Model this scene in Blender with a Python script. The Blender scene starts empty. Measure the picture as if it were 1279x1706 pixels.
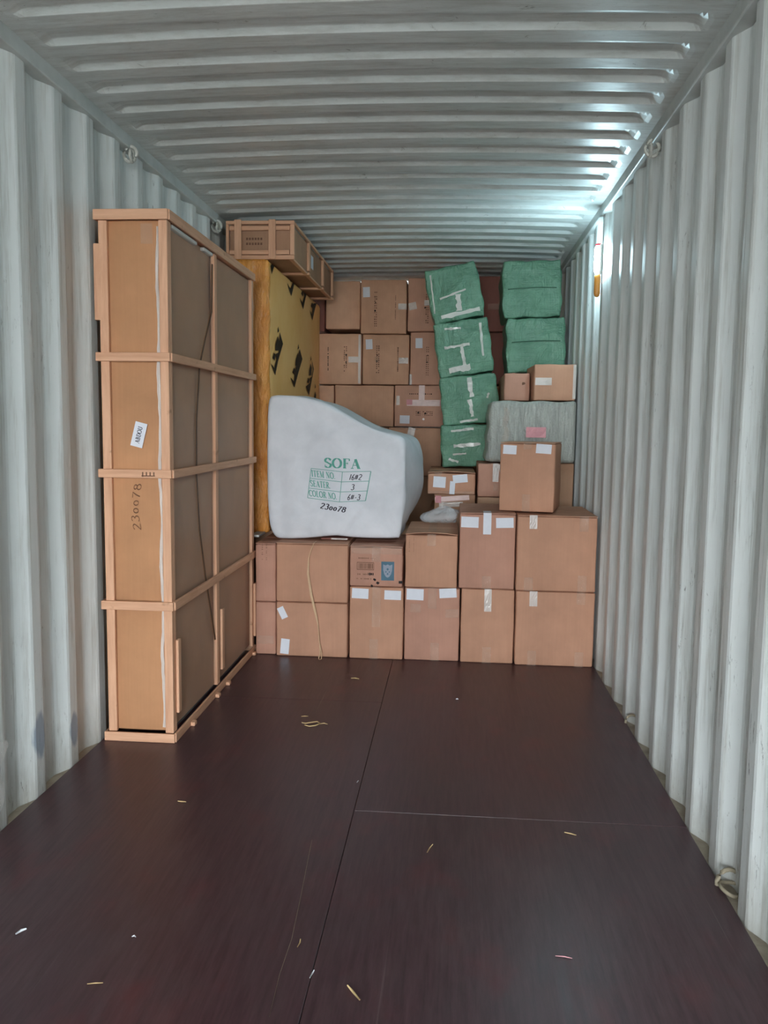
import bpy, math, random
from math import sin, cos, pi, radians, sqrt
from mathutils import Matrix, Vector, noise as mnoise

SC = bpy.context.scene
COL = SC.collection
rnd = random.Random(7)

# ------------------------------------------------------------------ camera
cam_d = bpy.data.cameras.new('camera')
cam = bpy.data.objects.new('camera', cam_d)
COL.objects.link(cam)
YAW, PITCH, ROLL = 0.0810847, 0.1054407, 0.0131948
fw = Vector((-sin(YAW)*cos(PITCH), cos(YAW)*cos(PITCH), -sin(PITCH)))
rt = Vector((cos(YAW), sin(YAW), 0))
dn = fw.cross(rt)
rt2 = cos(ROLL)*rt - sin(ROLL)*dn
dn2 = sin(ROLL)*rt + cos(ROLL)*dn
m = Matrix((rt2, -dn2, -fw)).transposed().to_4x4()
m.translation = Vector((0.3276, 0.0, 1.3893))
cam.matrix_world = m
cam_d.sensor_fit = 'VERTICAL'
cam_d.sensor_height = 36.0
cam_d.sensor_width = 27.0
cam_d.lens = 1392.95*36.0/1706.0
cam_d.clip_start = 0.05
SC.camera = cam

# ------------------------------------------------------------------ daylight: overcast sky reaching in through the open doors
w = bpy.data.worlds.new('overcast_sky')
SC.world = w
w.use_nodes = True
bg = w.node_tree.nodes['Background']
bg.inputs[0].default_value = (0.90, 0.96, 1.0, 1)
bg.inputs[1].default_value = 28.5
DOOR_Y, BACK_Y = -4.15, 7.88
pl = bpy.data.lights.new('door_portal', 'AREA')
pl.shape = 'RECTANGLE'
pl.size, pl.size_y = 2.34, 2.62
pl.cycles.is_portal = True
po = bpy.data.objects.new('door_portal', pl)
COL.objects.link(po)
po.location = (0, DOOR_Y + 0.01, 1.33)
po.rotation_euler = (radians(90), 0, 0)      # faces +y, into the container

vs = SC.view_settings
vs.view_transform = 'Standard'
vs.look = 'None'
vs.exposure = 0.0
vs.gamma = 1.0
vs.use_curve_mapping = False
SC.cycles.max_bounces = 7
SC.cycles.diffuse_bounces = 6
SC.cycles.glossy_bounces = 3
SC.cycles.transparent_max_bounces = 12
SC.cycles.sample_clamp_indirect = 6.0
SC.cycles.caustics_reflective = False

# ------------------------------------------------------------------ mesh helpers
class MB:
    def __init__(s):
        s.v, s.f = [], []
    def quad(s, a, b, c, d):
        n = len(s.v); s.v += [tuple(a), tuple(b), tuple(c), tuple(d)]; s.f.append((n, n+1, n+2, n+3))
    def poly(s, pts):
        n = len(s.v); s.v += [tuple(q) for q in pts]; s.f.append(tuple(range(n, n+len(pts))))
    def box(s, x0, x1, y0, y1, z0, z1, bev=0.0):
        if bev <= 0:
            n = len(s.v)
            s.v += [(x0,y0,z0),(x1,y0,z0),(x1,y1,z0),(x0,y1,z0),(x0,y0,z1),(x1,y0,z1),(x1,y1,z1),(x0,y1,z1)]
            s.f += [tuple(n+i for i in q) for q in ((0,3,2,1),(4,5,6,7),(0,1,5,4),(1,2,6,5),(2,3,7,6),(3,0,4,7))]
            return
        s.gridbox(x0, x1, y0, y1, z0, z1, bev, 1, None)
    def gridbox(s, x0, x1, y0, y1, z0, z1, r, n, disp):
        """box of n x n cells per face with rounded edges; disp(p, U, V, axis, sign) -> offset vector"""
        lo, hi = (x0,y0,z0), (x1,y1,z1)
        ax = []
        for a in range(3):
            rr = min(r, (hi[a]-lo[a])*0.35)
            inner = [lo[a]+rr + (hi[a]-lo[a]-2*rr)*i/n for i in range(n+1)]
            ax.append([lo[a]] + inner + [hi[a]])
        N = n+2
        idx = {}
        base = len(s.v)
        def vert(i, j, k):
            key = (i, j, k)
            if key in idx: return idx[key]
            p = [ax[0][i], ax[1][j], ax[2][k]]
            ext = [q in (0, N) for q in key]
            ne = sum(ext)
            if ne >= 2:
                f = 0.293 if ne == 2 else 0.42
                for a in range(3):
                    if ext[a]:
                        d = min(r, (hi[a]-lo[a])*0.35)*f
                        p[a] += d if key[a] == 0 else -d
            if disp:
                U = [2*(p[a]-lo[a])/(hi[a]-lo[a])-1 for a in range(3)]
                o = disp(p, U, ext)
                p = [p[a]+o[a] for a in range(3)]
            idx[key] = len(s.v); s.v.append(tuple(p)); return idx[key]
        for i in range(N):
            for j in range(N):
                s.f.append((vert(i,j,0), vert(i,j+1,0), vert(i+1,j+1,0), vert(i+1,j,0)))
                s.f.append((vert(i,j,N), vert(i+1,j,N), vert(i+1,j+1,N), vert(i,j+1,N)))
                s.f.append((vert(i,0,j), vert(i+1,0,j), vert(i+1,0,j+1), vert(i,0,j+1)))
                s.f.append((vert(i,N,j), vert(i,N,j+1), vert(i+1,N,j+1), vert(i+1,N,j)))
                s.f.append((vert(0,i,j), vert(0,i,j+1), vert(0,i+1,j+1), vert(0,i+1,j)))
                s.f.append((vert(N,i,j), vert(N,i+1,j), vert(N,i+1,j+1), vert(N,i,j+1)))
    def tube(s, pts, r, n=8, closed=False):
        pts = [Vector(q) for q in pts]
        L = len(pts); base = len(s.v)
        for i, q in enumerate(pts):
            a = pts[i-1] if (i > 0 or closed) else q
            b = pts[(i+1) % L] if (i < L-1 or closed) else q
            t = (b-a).normalized()
            up = Vector((0,0,1)) if abs(t.z) < .9 else Vector((1,0,0))
            u = t.cross(up).normalized(); v = t.cross(u)
            rr = r[i] if isinstance(r, (list, tuple)) else r
            for k in range(n):
                an = 2*pi*k/n
                s.v.append(tuple(q + u*(rr*cos(an)) + v*(rr*sin(an))))
        for i in range(L if closed else L-1):
            j = (i+1) % L
            for k in range(n):
                k2 = (k+1) % n
                s.f.append((base+i*n+k, base+i*n+k2, base+j*n+k2, base+j*n+k))
        if not closed:
            s.f.append(tuple(base+k for k in range(n)))
            s.f.append(tuple(base+(L-1)*n+n-1-k for k in range(n)))
    def build(s, name, mat, parent=None, smooth=False, loc=None, solid=0.0):
        me = bpy.data.meshes.new(name)
        me.from_pydata(s.v, [], s.f)
        me.update()
        if smooth:
            me.polygons.foreach_set('use_smooth', [True]*len(me.polygons))
        if mat: me.materials.append(mat)
        o = bpy.data.objects.new(name, me)
        COL.objects.link(o)
        if parent: o.parent = parent
        if loc: o.location = loc
        if solid:
            md = o.modifiers.new('thickness', 'SOLIDIFY'); md.thickness = solid; md.offset = 0
        return o

def tag(o, label=None, cat=None, group=None, kind=None):
    if label: o['label'] = label
    if cat: o['category'] = cat
    if group: o['group'] = group
    if kind: o['kind'] = kind
    return o

def empty(name, loc, label, cat, group=None, rot=(0,0,0)):
    o = bpy.data.objects.new(name, None)
    o.empty_display_size = 0.1
    COL.objects.link(o)
    o.location = loc; o.rotation_euler = rot
    return tag(o, label, cat, group)

# ------------------------------------------------------------------ materials
def lin(r, g, b):
    def c(v):
        v /= 255.0
        return v/12.92 if v <= 0.04045 else ((v+0.055)/1.055)**2.4
    return (c(r), c(g), c(b), 1)

class Mat:
    """thin wrapper to wire nodes"""
    def __init__(s, name, rough=0.6, spec=0.5):
        s.m = bpy.data.materials.new(name); s.m.use_nodes = True
        s.t = s.m.node_tree; s.b = s.t.nodes['Principled BSDF']
        s.b.inputs['Roughness'].default_value = rough
        s.b.inputs['Specular IOR Level'].default_value = spec
        s.tc = s.t.nodes.new('ShaderNodeTexCoord')
    def n(s, typ, **kw):
        o = s.t.nodes.new(typ)
        for k, v in kw.items(): setattr(o, k, v)
        return o
    def l(s, a, b): s.t.links.new(a, b)
    def mapping(s, scale=(1,1,1), rot=(0,0,0), loc=(0,0,0), src='Object'):
        mp = s.n('ShaderNodeMapping')
        mp.inputs['Scale'].default_value = scale; mp.inputs['Rotation'].default_value = rot; mp.inputs['Location'].default_value = loc
        s.l(s.tc.outputs[src], mp.inputs['Vector']); return mp.outputs[0]
    def noise(s, vec, scale, detail=4, rough=.55, dist=0.0):
        o = s.n('ShaderNodeTexNoise')
        o.inputs['Scale'].default_value = scale; o.inputs['Detail'].default_value = detail
        o.inputs['Roughness'].default_value = rough; o.inputs['Distortion'].default_value = dist
        s.l(vec, o.inputs['Vector']); return o.outputs['Fac']
    def ramp(s, fac, stops):
        o = s.n('ShaderNodeValToRGB')
        e = o.color_ramp.elements
        while len(e) < len(stops): e.new(0.5)
        for i, (p, c) in enumerate(stops):
            e[i].position = p; e[i].color = c if len(c) == 4 else (*c, 1)
        s.l(fac, o.inputs[0]); return o.outputs[0]
    def mix(s, fac, a, b, mode='MIX'):
        o = s.n('ShaderNodeMix', data_type='RGBA', blend_type=mode)
        if isinstance(fac, float): o.inputs[0].default_value = fac
        else: s.l(fac, o.inputs[0])
        for sock, v in ((o.inputs[6], a), (o.inputs[7], b)):
            if isinstance(v, tuple): sock.default_value = v
            else: s.l(v, sock)
        return o.outputs[2]
    def math(s, op, a, b=0.0, clamp=False):
        o = s.n('ShaderNodeMath', operation=op, use_clamp=clamp)
        for sock, v in ((o.inputs[0], a), (o.inputs[1], b)):
            if isinstance(v, (int, float)): sock.default_value = v
            else: s.l(v, sock)
        return o.outputs[0]
    def color(s, c):
        if isinstance(c, tuple): s.b.inputs['Base Color'].default_value = c
        else: s.l(c, s.b.inputs['Base Color'])
    def bump(s, h, strength=.2, dist=.01):
        o = s.n('ShaderNodeBump')
        o.inputs['Strength'].default_value = strength; o.inputs['Distance'].default_value = dist
        s.l(h, o.inputs['Height']); s.l(o.outputs[0], s.b.inputs['Normal'])
    def rough(s, v): s.l(v, s.b.inputs['Roughness'])
    def sep(s, vec):
        o = s.n('ShaderNodeSeparateXYZ'); s.l(vec, o.inputs[0]); return o.outputs

def steel_wall():
    M = Mat('painted_steel_wall', .42, .4)
    v = M.mapping()
    x, y, z = M.sep(M.tc.outputs['Object'])
    big = M.noise(M.mapping((1, 1, .35)), 2.2, 5, .6)
    base = M.ramp(big, [(.3, lin(214,219,218)), (.7, lin(230,235,234))])
    # vertical streaks of grime
    st = M.noise(M.mapping((9, 9, .5)), 3.0, 6, .7)
    stf = M.ramp(st, [(.50, (0,0,0)), (.68, (1,1,1))])
    c = M.mix(M.math('MULTIPLY', stf, .55), base, lin(158,156,146))
    # dark scuffs in patches
    sc = M.noise(M.mapping((14, 14, 3)), 4.0, 6, .75, .6)
    scf = M.ramp(sc, [(.60, (0,0,0)), (.66, (1,1,1))])
    pat = M.ramp(M.noise(v, 1.3, 3), [(.5, (0,0,0)), (.65, (1,1,1))])
    c = M.mix(M.math('MULTIPLY', M.math('MULTIPLY', scf, pat), .75), c, lin(84,82,80))
    # fine scratches
    fs = M.ramp(M.noise(M.mapping((40, 40, 1.6)), 1.5, 4, .6), [(.61, (0,0,0)), (.68, (1,1,1))])
    c = M.mix(M.math('MULTIPLY', M.math('MULTIPLY', fs, M.ramp(M.noise(M.mapping((1,1,1), loc=(7,2,1)), 2.0, 3), [(.48, (0,0,0)), (.62, (1,1,1))])), .4), c, lin(120,118,112))
    # splashed dirt close to the floor, broken up by noise
    low = M.math('SUBTRACT', .22, z)
    dn_ = M.math('ADD', M.math('MULTIPLY', low, 4.0), M.math('SUBTRACT', M.noise(M.mapping((5,5,2)), 4, 6, .7), .55))
    c = M.mix(M.math('MULTIPLY', M.math('MAXIMUM', dn_, 0.0, True), .55, True), c, lin(130,122,106))
    # blue paint rubbed off onto two ribs of the left wall
    def blob(cy, cz, ry, rz):
        a = M.math('DIVIDE', M.math('SUBTRACT', y, cy), ry); b = M.math('DIVIDE', M.math('SUBTRACT', z, cz), rz)
        d = M.math('ADD', M.math('MULTIPLY', a, a), M.math('MULTIPLY', b, b))
        d = M.math('ADD', d, M.math('MULTIPLY', M.math('SUBTRACT', M.noise(M.mapping((30,30,9)), 1.0, 5, .7), .5), 1.6))
        return M.math('MULTIPLY', M.math('MULTIPLY', M.math('SUBTRACT', 1.25, d), 1.6, True), M.math('LESS_THAN', x, 0.0))
    bl = M.math('MAXIMUM', blob(2.885, .22, .045, .085), blob(3.165, .14, .035, .07))
    c = M.mix(M.math('MULTIPLY', bl, .6), c, lin(76,108,142))
    M.color(c)
    M.rough(M.math('ADD', M.math('MULTIPLY', big, .3), .28))
    M.bump(M.noise(v, 5, 3), .06, .02)
    return M.m

def steel_roof():
    M = Mat('painted_steel_roof', .3, .5)
    big = M.noise(M.mapping((1, 1, 1)), 1.6, 6, .65)
    base = M.ramp(big, [(.3, lin(200,206,205)), (.72, lin(226,231,230))])
    st = M.noise(M.mapping((1.2, 8, 1)), 3, 7, .75)
    c = M.mix(M.math('MULTIPLY', M.ramp(st, [(.45, (0,0,0)), (.7, (1,1,1))]), .5), base, lin(140,137,126))
    sm = M.noise(M.mapping((3, 5, 1)), 5, 7, .8, 1.0)
    c = M.mix(M.math('MULTIPLY', M.ramp(sm, [(.62, (0,0,0)), (.70, (1,1,1))]), .75), c, lin(70,68,64))
    M.color(c)
    M.rough(M.math('ADD', M.math('MULTIPLY', st, .25), .26))
    M.bump(M.noise(M.mapping((1,2,1)), 4, 4), .12, .02)
    return M.m

def floor_ply():
    M = Mat('dark_film_faced_plywood', .4, .35)
    g = M.noise(M.mapping((22, 1.1, 1)), 3, 7, .7)
    c = M.ramp(g, [(.3, lin(52,28,35)), (.72, lin(84,56,61))])
    big = M.noise(M.mapping((1.4, .9, 1)), 2.0, 6, .65)
    c = M.mix(M.ramp(big, [(.35, (0,0,0)), (.75, (.75,.75,.75))]), c, lin(66,51,56))
    red = M.ramp(M.noise(M.mapping((2, 1.2, 1), loc=(3,5,0)), 2.6, 5, .6), [(.55, (0,0,0)), (.8, (.6,.6,.6))])
    c = M.mix(red, c, lin(100,42,46))
    dust = M.noise(M.mapping((12, 1.6, 1), rot=(0,0,.02)), 3, 7, .72)
    c = M.mix(M.math('MULTIPLY', M.ramp(dust, [(.42, (0,0,0)), (.9, (1,1,1))]), .34), c, lin(118,98,98))
    # long pale scratches dragged towards the doors
    sv = M.noise(M.mapping((70, .55, 1), rot=(0,0,.03)), 1.0, 3, .5)
    c = M.mix(M.math('MULTIPLY', M.ramp(sv, [(.70, (0,0,0)), (.76, (1,1,1))]), .25), c, lin(150,140,132))
    M.color(c)
    M.rough(M.ramp(dust, [(.3, (.30,.30,.30)), (.8, (.42,.42,.42))]))
    M.bump(g, .05, .01)
    return M.m

def cardboard(name, rgb, dark=.86, stripes=True):
    M = Mat(name, .72, .25)
    a = tuple(v for v in lin(*rgb)[:3])
    n1 = M.noise(M.mapping((1,1,1)), 3.5, 5, .6)
    lo = (a[0]*dark, a[1]*dark, a[2]*dark, 1)
    hi = (min(1,a[0]*1.1), min(1,a[1]*1.1), min(1,a[2]*1.1), 1)
    c = M.ramp(n1, [(.3, lo), (.7, hi)])
    fl = M.noise(M.mapping((46,46,1.3)), 2.2, 3, .5)      # fluting showing faintly
    c = M.mix(M.math('MULTIPLY', M.ramp(fl, [(.4, (0,0,0)), (.7, (1,1,1))]), .14), c, (a[0]*.7, a[1]*.68, a[2]*.66, 1))
    scuff = M.noise(M.mapping((2,2,4)), 5, 6, .75, .4)
    c = M.mix(M.math('MULTIPLY', M.ramp(scuff, [(.68, (0,0,0)), (.8, (1,1,1))]), .25), c, (a[0]*.55, a[1]*.52, a[2]*.5, 1))
    M.color(c)
    M.bump(M.math('ADD', M.math('MULTIPLY', fl, .25), n1), .10, .012)
    return M.m

def wood(name, axis, rgb=(222,174,142)):
    M = Mat(name, .62, .3)
    sc = [26, 26, 26]; sc[axis] = 2.0
    g = M.noise(M.mapping(tuple(sc)), 1.6, 6, .65, .3)
    a = lin(*rgb)
    c = M.ramp(g, [(.3, (a[0]*.78, a[1]*.72, a[2]*.68, 1)), (.65, a)])
    kn = M.noise(M.mapping((6,6,6)), 2.5, 3)
    c = M.mix(M.math('MULTIPLY', M.ramp(kn, [(.68, (0,0,0)), (.76, (1,1,1))]), .5), c, lin(140,98,66))
    M.color(c); M.bump(g, .12, .004)
    return M.m

def film(name, tint, rough, alpha, bump_scale, bump=.6, dist=.01, stretch=(1,1,1)):
    """clear packing film or tape: part clear, part glossy, crinkled"""
    M = Mat(name, rough, .6)
    M.color(tint)
    M.bump(M.noise(M.mapping(stretch), bump_scale, 5, .6, .6), bump, dist)
    M.b.inputs['Alpha'].default_value = alpha
    return M.m

def green_bag():
    M = Mat('green_woven_sack', .30, .55)
    x, y, z = M.sep(M.tc.outputs['Object'])
    w1 = M.noise(M.mapping((60, 60, 3)), 2.0, 3); w2 = M.noise(M.mapping((3, 3, 70)), 2.0, 3)
    wv = M.math('ADD', w1, w2)
    big = M.noise(M.mapping(), 4.5, 5, .6)
    c = M.ramp(big, [(.25, lin(66,114,90)), (.75, lin(110,156,130))])
    c = M.mix(M.math('MULTIPLY', M.ramp(M.math('MULTIPLY', wv, .5), [(.4, (0,0,0)), (.65, (1,1,1))]), .16), c, lin(140,174,154))
    M.color(c)
    M.bump(M.math('ADD', M.math('MULTIPLY', wv, .15), M.noise(M.mapping((1,1,1)), 7, 5, .6, 1.2)), .6, .05)
    return M.m

def grey_wrap():
    M = Mat('grey_bubble_wrap', .34, .5)
    fold = M.noise(M.mapping((22, 22, 2.2)), 2.2, 5, .65, .6)
    c = M.ramp(fold, [(.3, lin(128,130,124)), (.72, lin(172,174,166))])
    M.color(c)
    vo = M.n('ShaderNodeTexVoronoi'); vo.inputs['Scale'].default_value = 90; M.l(M.mapping(), vo.inputs['Vector'])
    M.bump(M.math('ADD', fold, M.math('MULTIPLY', vo.outputs['Distance'], -.25)), .5, .015)
    return M.m

def sheet(name, c1, c2, rough, scale, bump=.15, dist=.01, spec=.4, stretch=(1,1,1)):
    M = Mat(name, rough, spec)
    n = M.noise(M.mapping(stretch), scale, 5, .6, .3)
    M.color(M.ramp(n, [(.3, c1), (.7, c2)]))
    M.bump(n, bump, dist)
    return M.m

def flat(name, rgb, rough=.7, spec=.3, var=.08, scale=20):
    a = lin(*rgb)
    return sheet(name, (a[0]*(1-var), a[1]*(1-var), a[2]*(1-var), 1), a, rough, scale, .03, .003, spec)

MT = {}
MT['wall'] = steel_wall(); MT['roof'] = steel_roof(); MT['floor'] = floor_ply()
MT['rail'] = sheet('painted_rail', lin(180,186,184), lin(206,211,210), .45, 5, .06)
MT['flange'] = sheet('dirty_flange', lin(138,128,114), lin(178,168,150), .8, 12, .2)
MT['card'] = cardboard('cardboard_tan', (192,145,119))
MT['card2'] = cardboard('cardboard_pinkish', (188,141,121))
MT['card3'] = cardboard('cardboard_grey_brown', (172,134,108), .8)
MT['card4'] = cardboard('cardboard_orange_tan', (188,138,100))
MT['cardback_lit'] = cardboard('cardboard_beige_lit', (206,162,134), .84)  # card lightened to make up for weak light on the back stack
MT['cardback_lit2'] = cardboard('cardboard_rosy_lit', (202,156,134), .84)  # rosier card, lightened likewise for the dim back stack
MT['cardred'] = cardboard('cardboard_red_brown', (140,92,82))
MT['wx'] = wood('pine_x', 0); MT['wy'] = wood('pine_y', 1); MT['wz'] = wood('pine_z', 2)
MT['tape'] = film('clear_tape', lin(226,200,178), .14, .20, 20, .8, .02)
MT['tapeglint'] = film('glint_whitened_tape', lin(236,230,224), .18, .62, 18, .6, .010)  # clear tape whitened so its glints sit in the base colour
MT['film'] = film('stretch_film', lin(235,230,225), .12, .22, 18, .9, .02, (2,2,.6))
MT['greyingfilm'] = film('greying_stretch_film', lin(205,208,205), .28, .20, 6, .3, .02)  # grey tint of the added film, stands in for cool wall bounce
MT['bagfilm'] = film('clear_bag_film', lin(236,242,248), .12, .32, 12, .9, .04)
MT['paper'] = flat('white_paper', (226,228,236), .75, .2, .05, 30)
MT['pink'] = flat('pink_paper', (226,160,166), .6, .3, .22, 26)
MT['pinkwhite'] = flat('pale_pink_tape', (228,200,194), .4, .4, .12, 26)
MT['ink'] = flat('black_ink', (40,36,36), .7, .2)
MT['softink'] = flat('faded_brown_ink', (116,86,70), .8, .1)
MT['greenink'] = flat('green_ink', (104,176,160), .75, .2, .3, 60)
MT['greenline'] = flat('green_line_ink', (122,176,166), .75, .2, .2, 50)
MT['pen'] = flat('marker_pen', (60,56,66), .7, .2, .2, 60)
MT['brownpen'] = flat('brown_marker', (126,90,68), .75, .2, .2, 60)
MT['blueprint'] = flat('blue_print', (84,118,136), .65, .3, .2, 14)
MT['paleprint'] = flat('pale_blue_print', (150,158,172), .65, .3, .15, 14)
MT['green'] = green_bag(); MT['grey'] = grey_wrap()
MT['greenseam'] = flat('green_seam_fold', (44,84,64), .6, .3)
MT['ochre'] = sheet('ochre_wrap_side_tone', lin(246,188,112), lin(252,202,134), .5, 3.0, .15, .02, .35)  # same plastic as the end; this side's light is set in the colour
MT['orange'] = sheet('orange_wrap_lit_tone', lin(214,134,52), lin(240,168,84), .26, 6, .9, .06, .6, (3,3,1))  # same plastic as the side, toned as the lit end
MT['sofa'] = sheet('white_nonwoven_cover', lin(205,208,214), lin(224,226,232), .6, 5, .12, .012, .3)
MT['black'] = flat('dark_gap', (28,24,22), .9, .1)
MT['straw'] = flat('straw', (206,178,130), .7, .2)
MT['strap'] = flat('cream_strap', (214,180,144), .4, .4, .2, 14)
MT['darkribbon'] = flat('brown_ribbon', (96,68,46), .6, .3, .2, 14)
MT['foam'] = flat('white_foam', (214,214,210), .7, .2)
MT['lampbody'] = flat('orange_lamp_body', (196,128,52), .4, .4)
MT['lampcap'] = flat('red_lamp_cap', (200,50,60), .4, .4)
MT['rope'] = flat('dirty_rope', (150,140,120), .8, .2, .3, 40)
MT['ringpaint'] = flat('pale_ring_paint', (206,206,198), .6, .3, .25, 40)
MT['concrete'] = sheet('yard_concrete', lin(150,148,142), lin(176,174,168), .9, 1.5, .1)
MT['blacktick'] = flat('black_print', (34,28,18), .6, .3)
MT['oliveprint'] = flat('olive_print', (150,120,52), .6, .3)
em = bpy.data.materials.new('led_white'); em.use_nodes = True
eb = em.node_tree.nodes['Principled BSDF']
eb.inputs['Base Color'].default_value = (.9, .95, 1, 1)
eb.inputs['Emission Color'].default_value = (.62, .90, 1.0, 1)
eb.inputs['Emission Strength'].default_value = 380.0
MT['led'] = em

# ------------------------------------------------------------------ container shell
HW = 1.176
def corr_profile(y0, y1):
    """(y, outward offset) along a side wall: rib faces at 0, grooves 36 mm out"""
    P, RF, SL, D = .278, .070, .069, .036
    e = .006
    k0 = int(math.floor((y0-2.85)/P)) - 1
    pts = []
    y = 2.85 + k0*P
    while y < y1 + P:
        a, b = y, y+RF
        pts += [(a-e, D*e/SL), (a+e, 0), (b-e, 0), (b+e, D*e/SL)]
        c, d = b+SL, b+SL+(P-RF-2*SL)
        pts += [(c-e, D-D*e/SL), (c+e, D), (d-e, D), (d+e, D-D*e/SL)]
        y += P
    return [(q, o) for q, o in pts if y0 <= q <= y1]

def side_wall(name, sx):
    mb = MB()
    pr = corr_profile(DOOR_Y, BACK_Y)
    zs = [-.015, .3, .9, 1.5, 2.1, 2.63]
    for (y, o) in pr:
        for z in zs: mb.v.append((sx*(HW+o), y, z))
    nz = len(zs)
    for i in range(len(pr)-1):
        for k in range(nz-1):
            q = (i*nz+k, (i+1)*nz+k, (i+1)*nz+k+1, i*nz+k+1)
            mb.f.append(q if sx < 0 else q[::-1])
    o = mb.build(name, MT['wall'])
    return tag(o, kind='structure')
wl = side_wall('wall_left', -1); tag(wl, 'pale grey corrugated steel wall beside the tall slatted crate')
wr = side_wall('wall_right', 1); tag(wr, 'pale grey corrugated steel wall with the small lamp')

def roof():
    mb = MB()
    P = .209; e = .004
    prof = []
    k0 = int((DOOR_Y-2.935)/P)-1
    y = 2.935 + k0*P
    while y < BACK_Y + P:
        prof += [(y+.002, 0), (y+.082-e, 0), (y+.082+e, .06), (y+.135-e, .92), (y+.135+e, 1), (y+.189-.003, 1), (y+.189+.001, .94), (y+P-.001, .04)]
        y += P
    prof = [q for q in prof if DOOR_Y <= q[0] <= BACK_Y]
    xs = [-1.2, -1.15, -1.12, -1.10, -1.085, -1.07, -1.05] + [-1.0+.2*i for i in range(11)] + [1.05, 1.07, 1.085, 1.10, 1.12, 1.15, 1.2]
    for (y, h) in prof:
        for x in xs:
            t = min(1, max(0, (1.115-abs(x))/.06)); t = t*t*(3-2*t)
            mb.v.append((x, y, 2.664 + .019*h*t + .026*(1-(x/1.2)**2)))
    n = len(xs)
    for i in range(len(prof)-1):
        for k in range(n-1):
            mb.f.append((i*n+k, (i+1)*n+k, (i+1)*n+k+1, i*n+k+1))
    return tag(mb.build('ceiling', MT['roof']), 'stained grey corrugated steel roof of the container', kind='structure')
roof()

mb = MB(); mb.box(-1.22, 1.22, BACK_Y, BACK_Y+.04, -.02, 2.75)
tag(mb.build('wall_back', MT['wall']), kind='structure')

# floor panels: long plywood sheets either side of the centre joint
fl = MB(); fl.box(-1.172, 1.172, DOOR_Y, BACK_Y, -.06, -.020)
flo = tag(fl.build('floor', MT['floor']), 'dark red-brown plywood floor of the container', kind='structure')
G = .0009
for x0, x1, ys in ((-1.172, 0, (DOOR_Y, -.75, 1.65, 4.05, 6.45, BACK_Y)), (0, 1.172, (DOOR_Y, .47, 2.87, 5.27, 7.67, BACK_Y))):
    for a, b in zip(ys[:-1], ys[1:]):
        mb = MB(); mb.box(x0+G, x1-G, a+G, b-G, -.0195, rnd.uniform(-.0008, 0), .0016)
        mb.build('floor_panel', MT['floor'], flo)

def rail(name, sx):
    mb = MB()
    x0, x1 = sorted((sx*1.156, sx*1.235))
    mb.box(x0, x1, DOOR_Y, BACK_Y, 2.612, 2.70, .006)
    return tag(mb.build(name, MT['rail']), kind='structure')
tl = rail('trim_1', -1); tr = rail('trim_2', 1)
def flange(name, sx):
    mb = MB()
    x0, x1 = sorted((sx*1.1725, sx*1.235))
    mb.box(x0, x1, DOOR_Y, BACK_Y, -.06, -.008)
    return tag(mb.build(name, MT['flange']), kind='structure')
bl_ = flange('trim_3', -1); br_ = flange('trim_4', 1)

def ring(parent, c, R, r, ax, mat, squash=1.0, tilt=0.0, part=1.0):
    pts = []
    N = 18
    for i in range(N + (0 if part >= 1 else 1)):
        a = 2*pi*part*i/N + tilt
        u, v = R*cos(a), R*sin(a)*squash
        if ax == 'x': pts.append((c[0], c[1]+u, c[2]+v))
        elif ax == 'z': pts.append((c[0]+u, c[1]+v, c[2]+.3*abs(u)))
        else: pts.append((c[0]+u, c[1], c[2]+v))
    mb = MB(); mb.tube(pts, r, 8, closed=part >= 1)
    return mb.build('lashing_ring', mat, parent, smooth=True)
for c in ((-1.158, 3.83, 2.588), (-1.158, 5.22, 2.588)):
    ring(tl, c, .030, .008, 'y', MT['ringpaint'], 1.1)
    ring(tl, (c[0]+.012, c[1]-.015, c[2]-.012), .022, .007, 'x', MT['ringpaint'], 1.2)
ring(tr, (1.16, 3.85, 2.590), .030, .008, 'y', MT['ringpaint'], 1.1)
ring(tr, (1.148, 3.835, 2.578), .022, .007, 'x', MT['ringpaint'], 1.2)
ring(br_, (1.196, 2.50, .008), .036, .007, 'y', MT['rope'], 1.2, .2)
ring(br_, (1.192, 2.47, .003), .030, .006, 'z', MT['rope'], 1.3)
ring(br_, (1.196, 3.90, .006), .030, .006, 'y', MT['rope'], 1.1, .4)

gm = MB(); gm.box(-40, 40, -60, DOOR_Y-.05, -.32, -.22)
tag(gm.build('ground', MT['concrete']), kind='structure')

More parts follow.
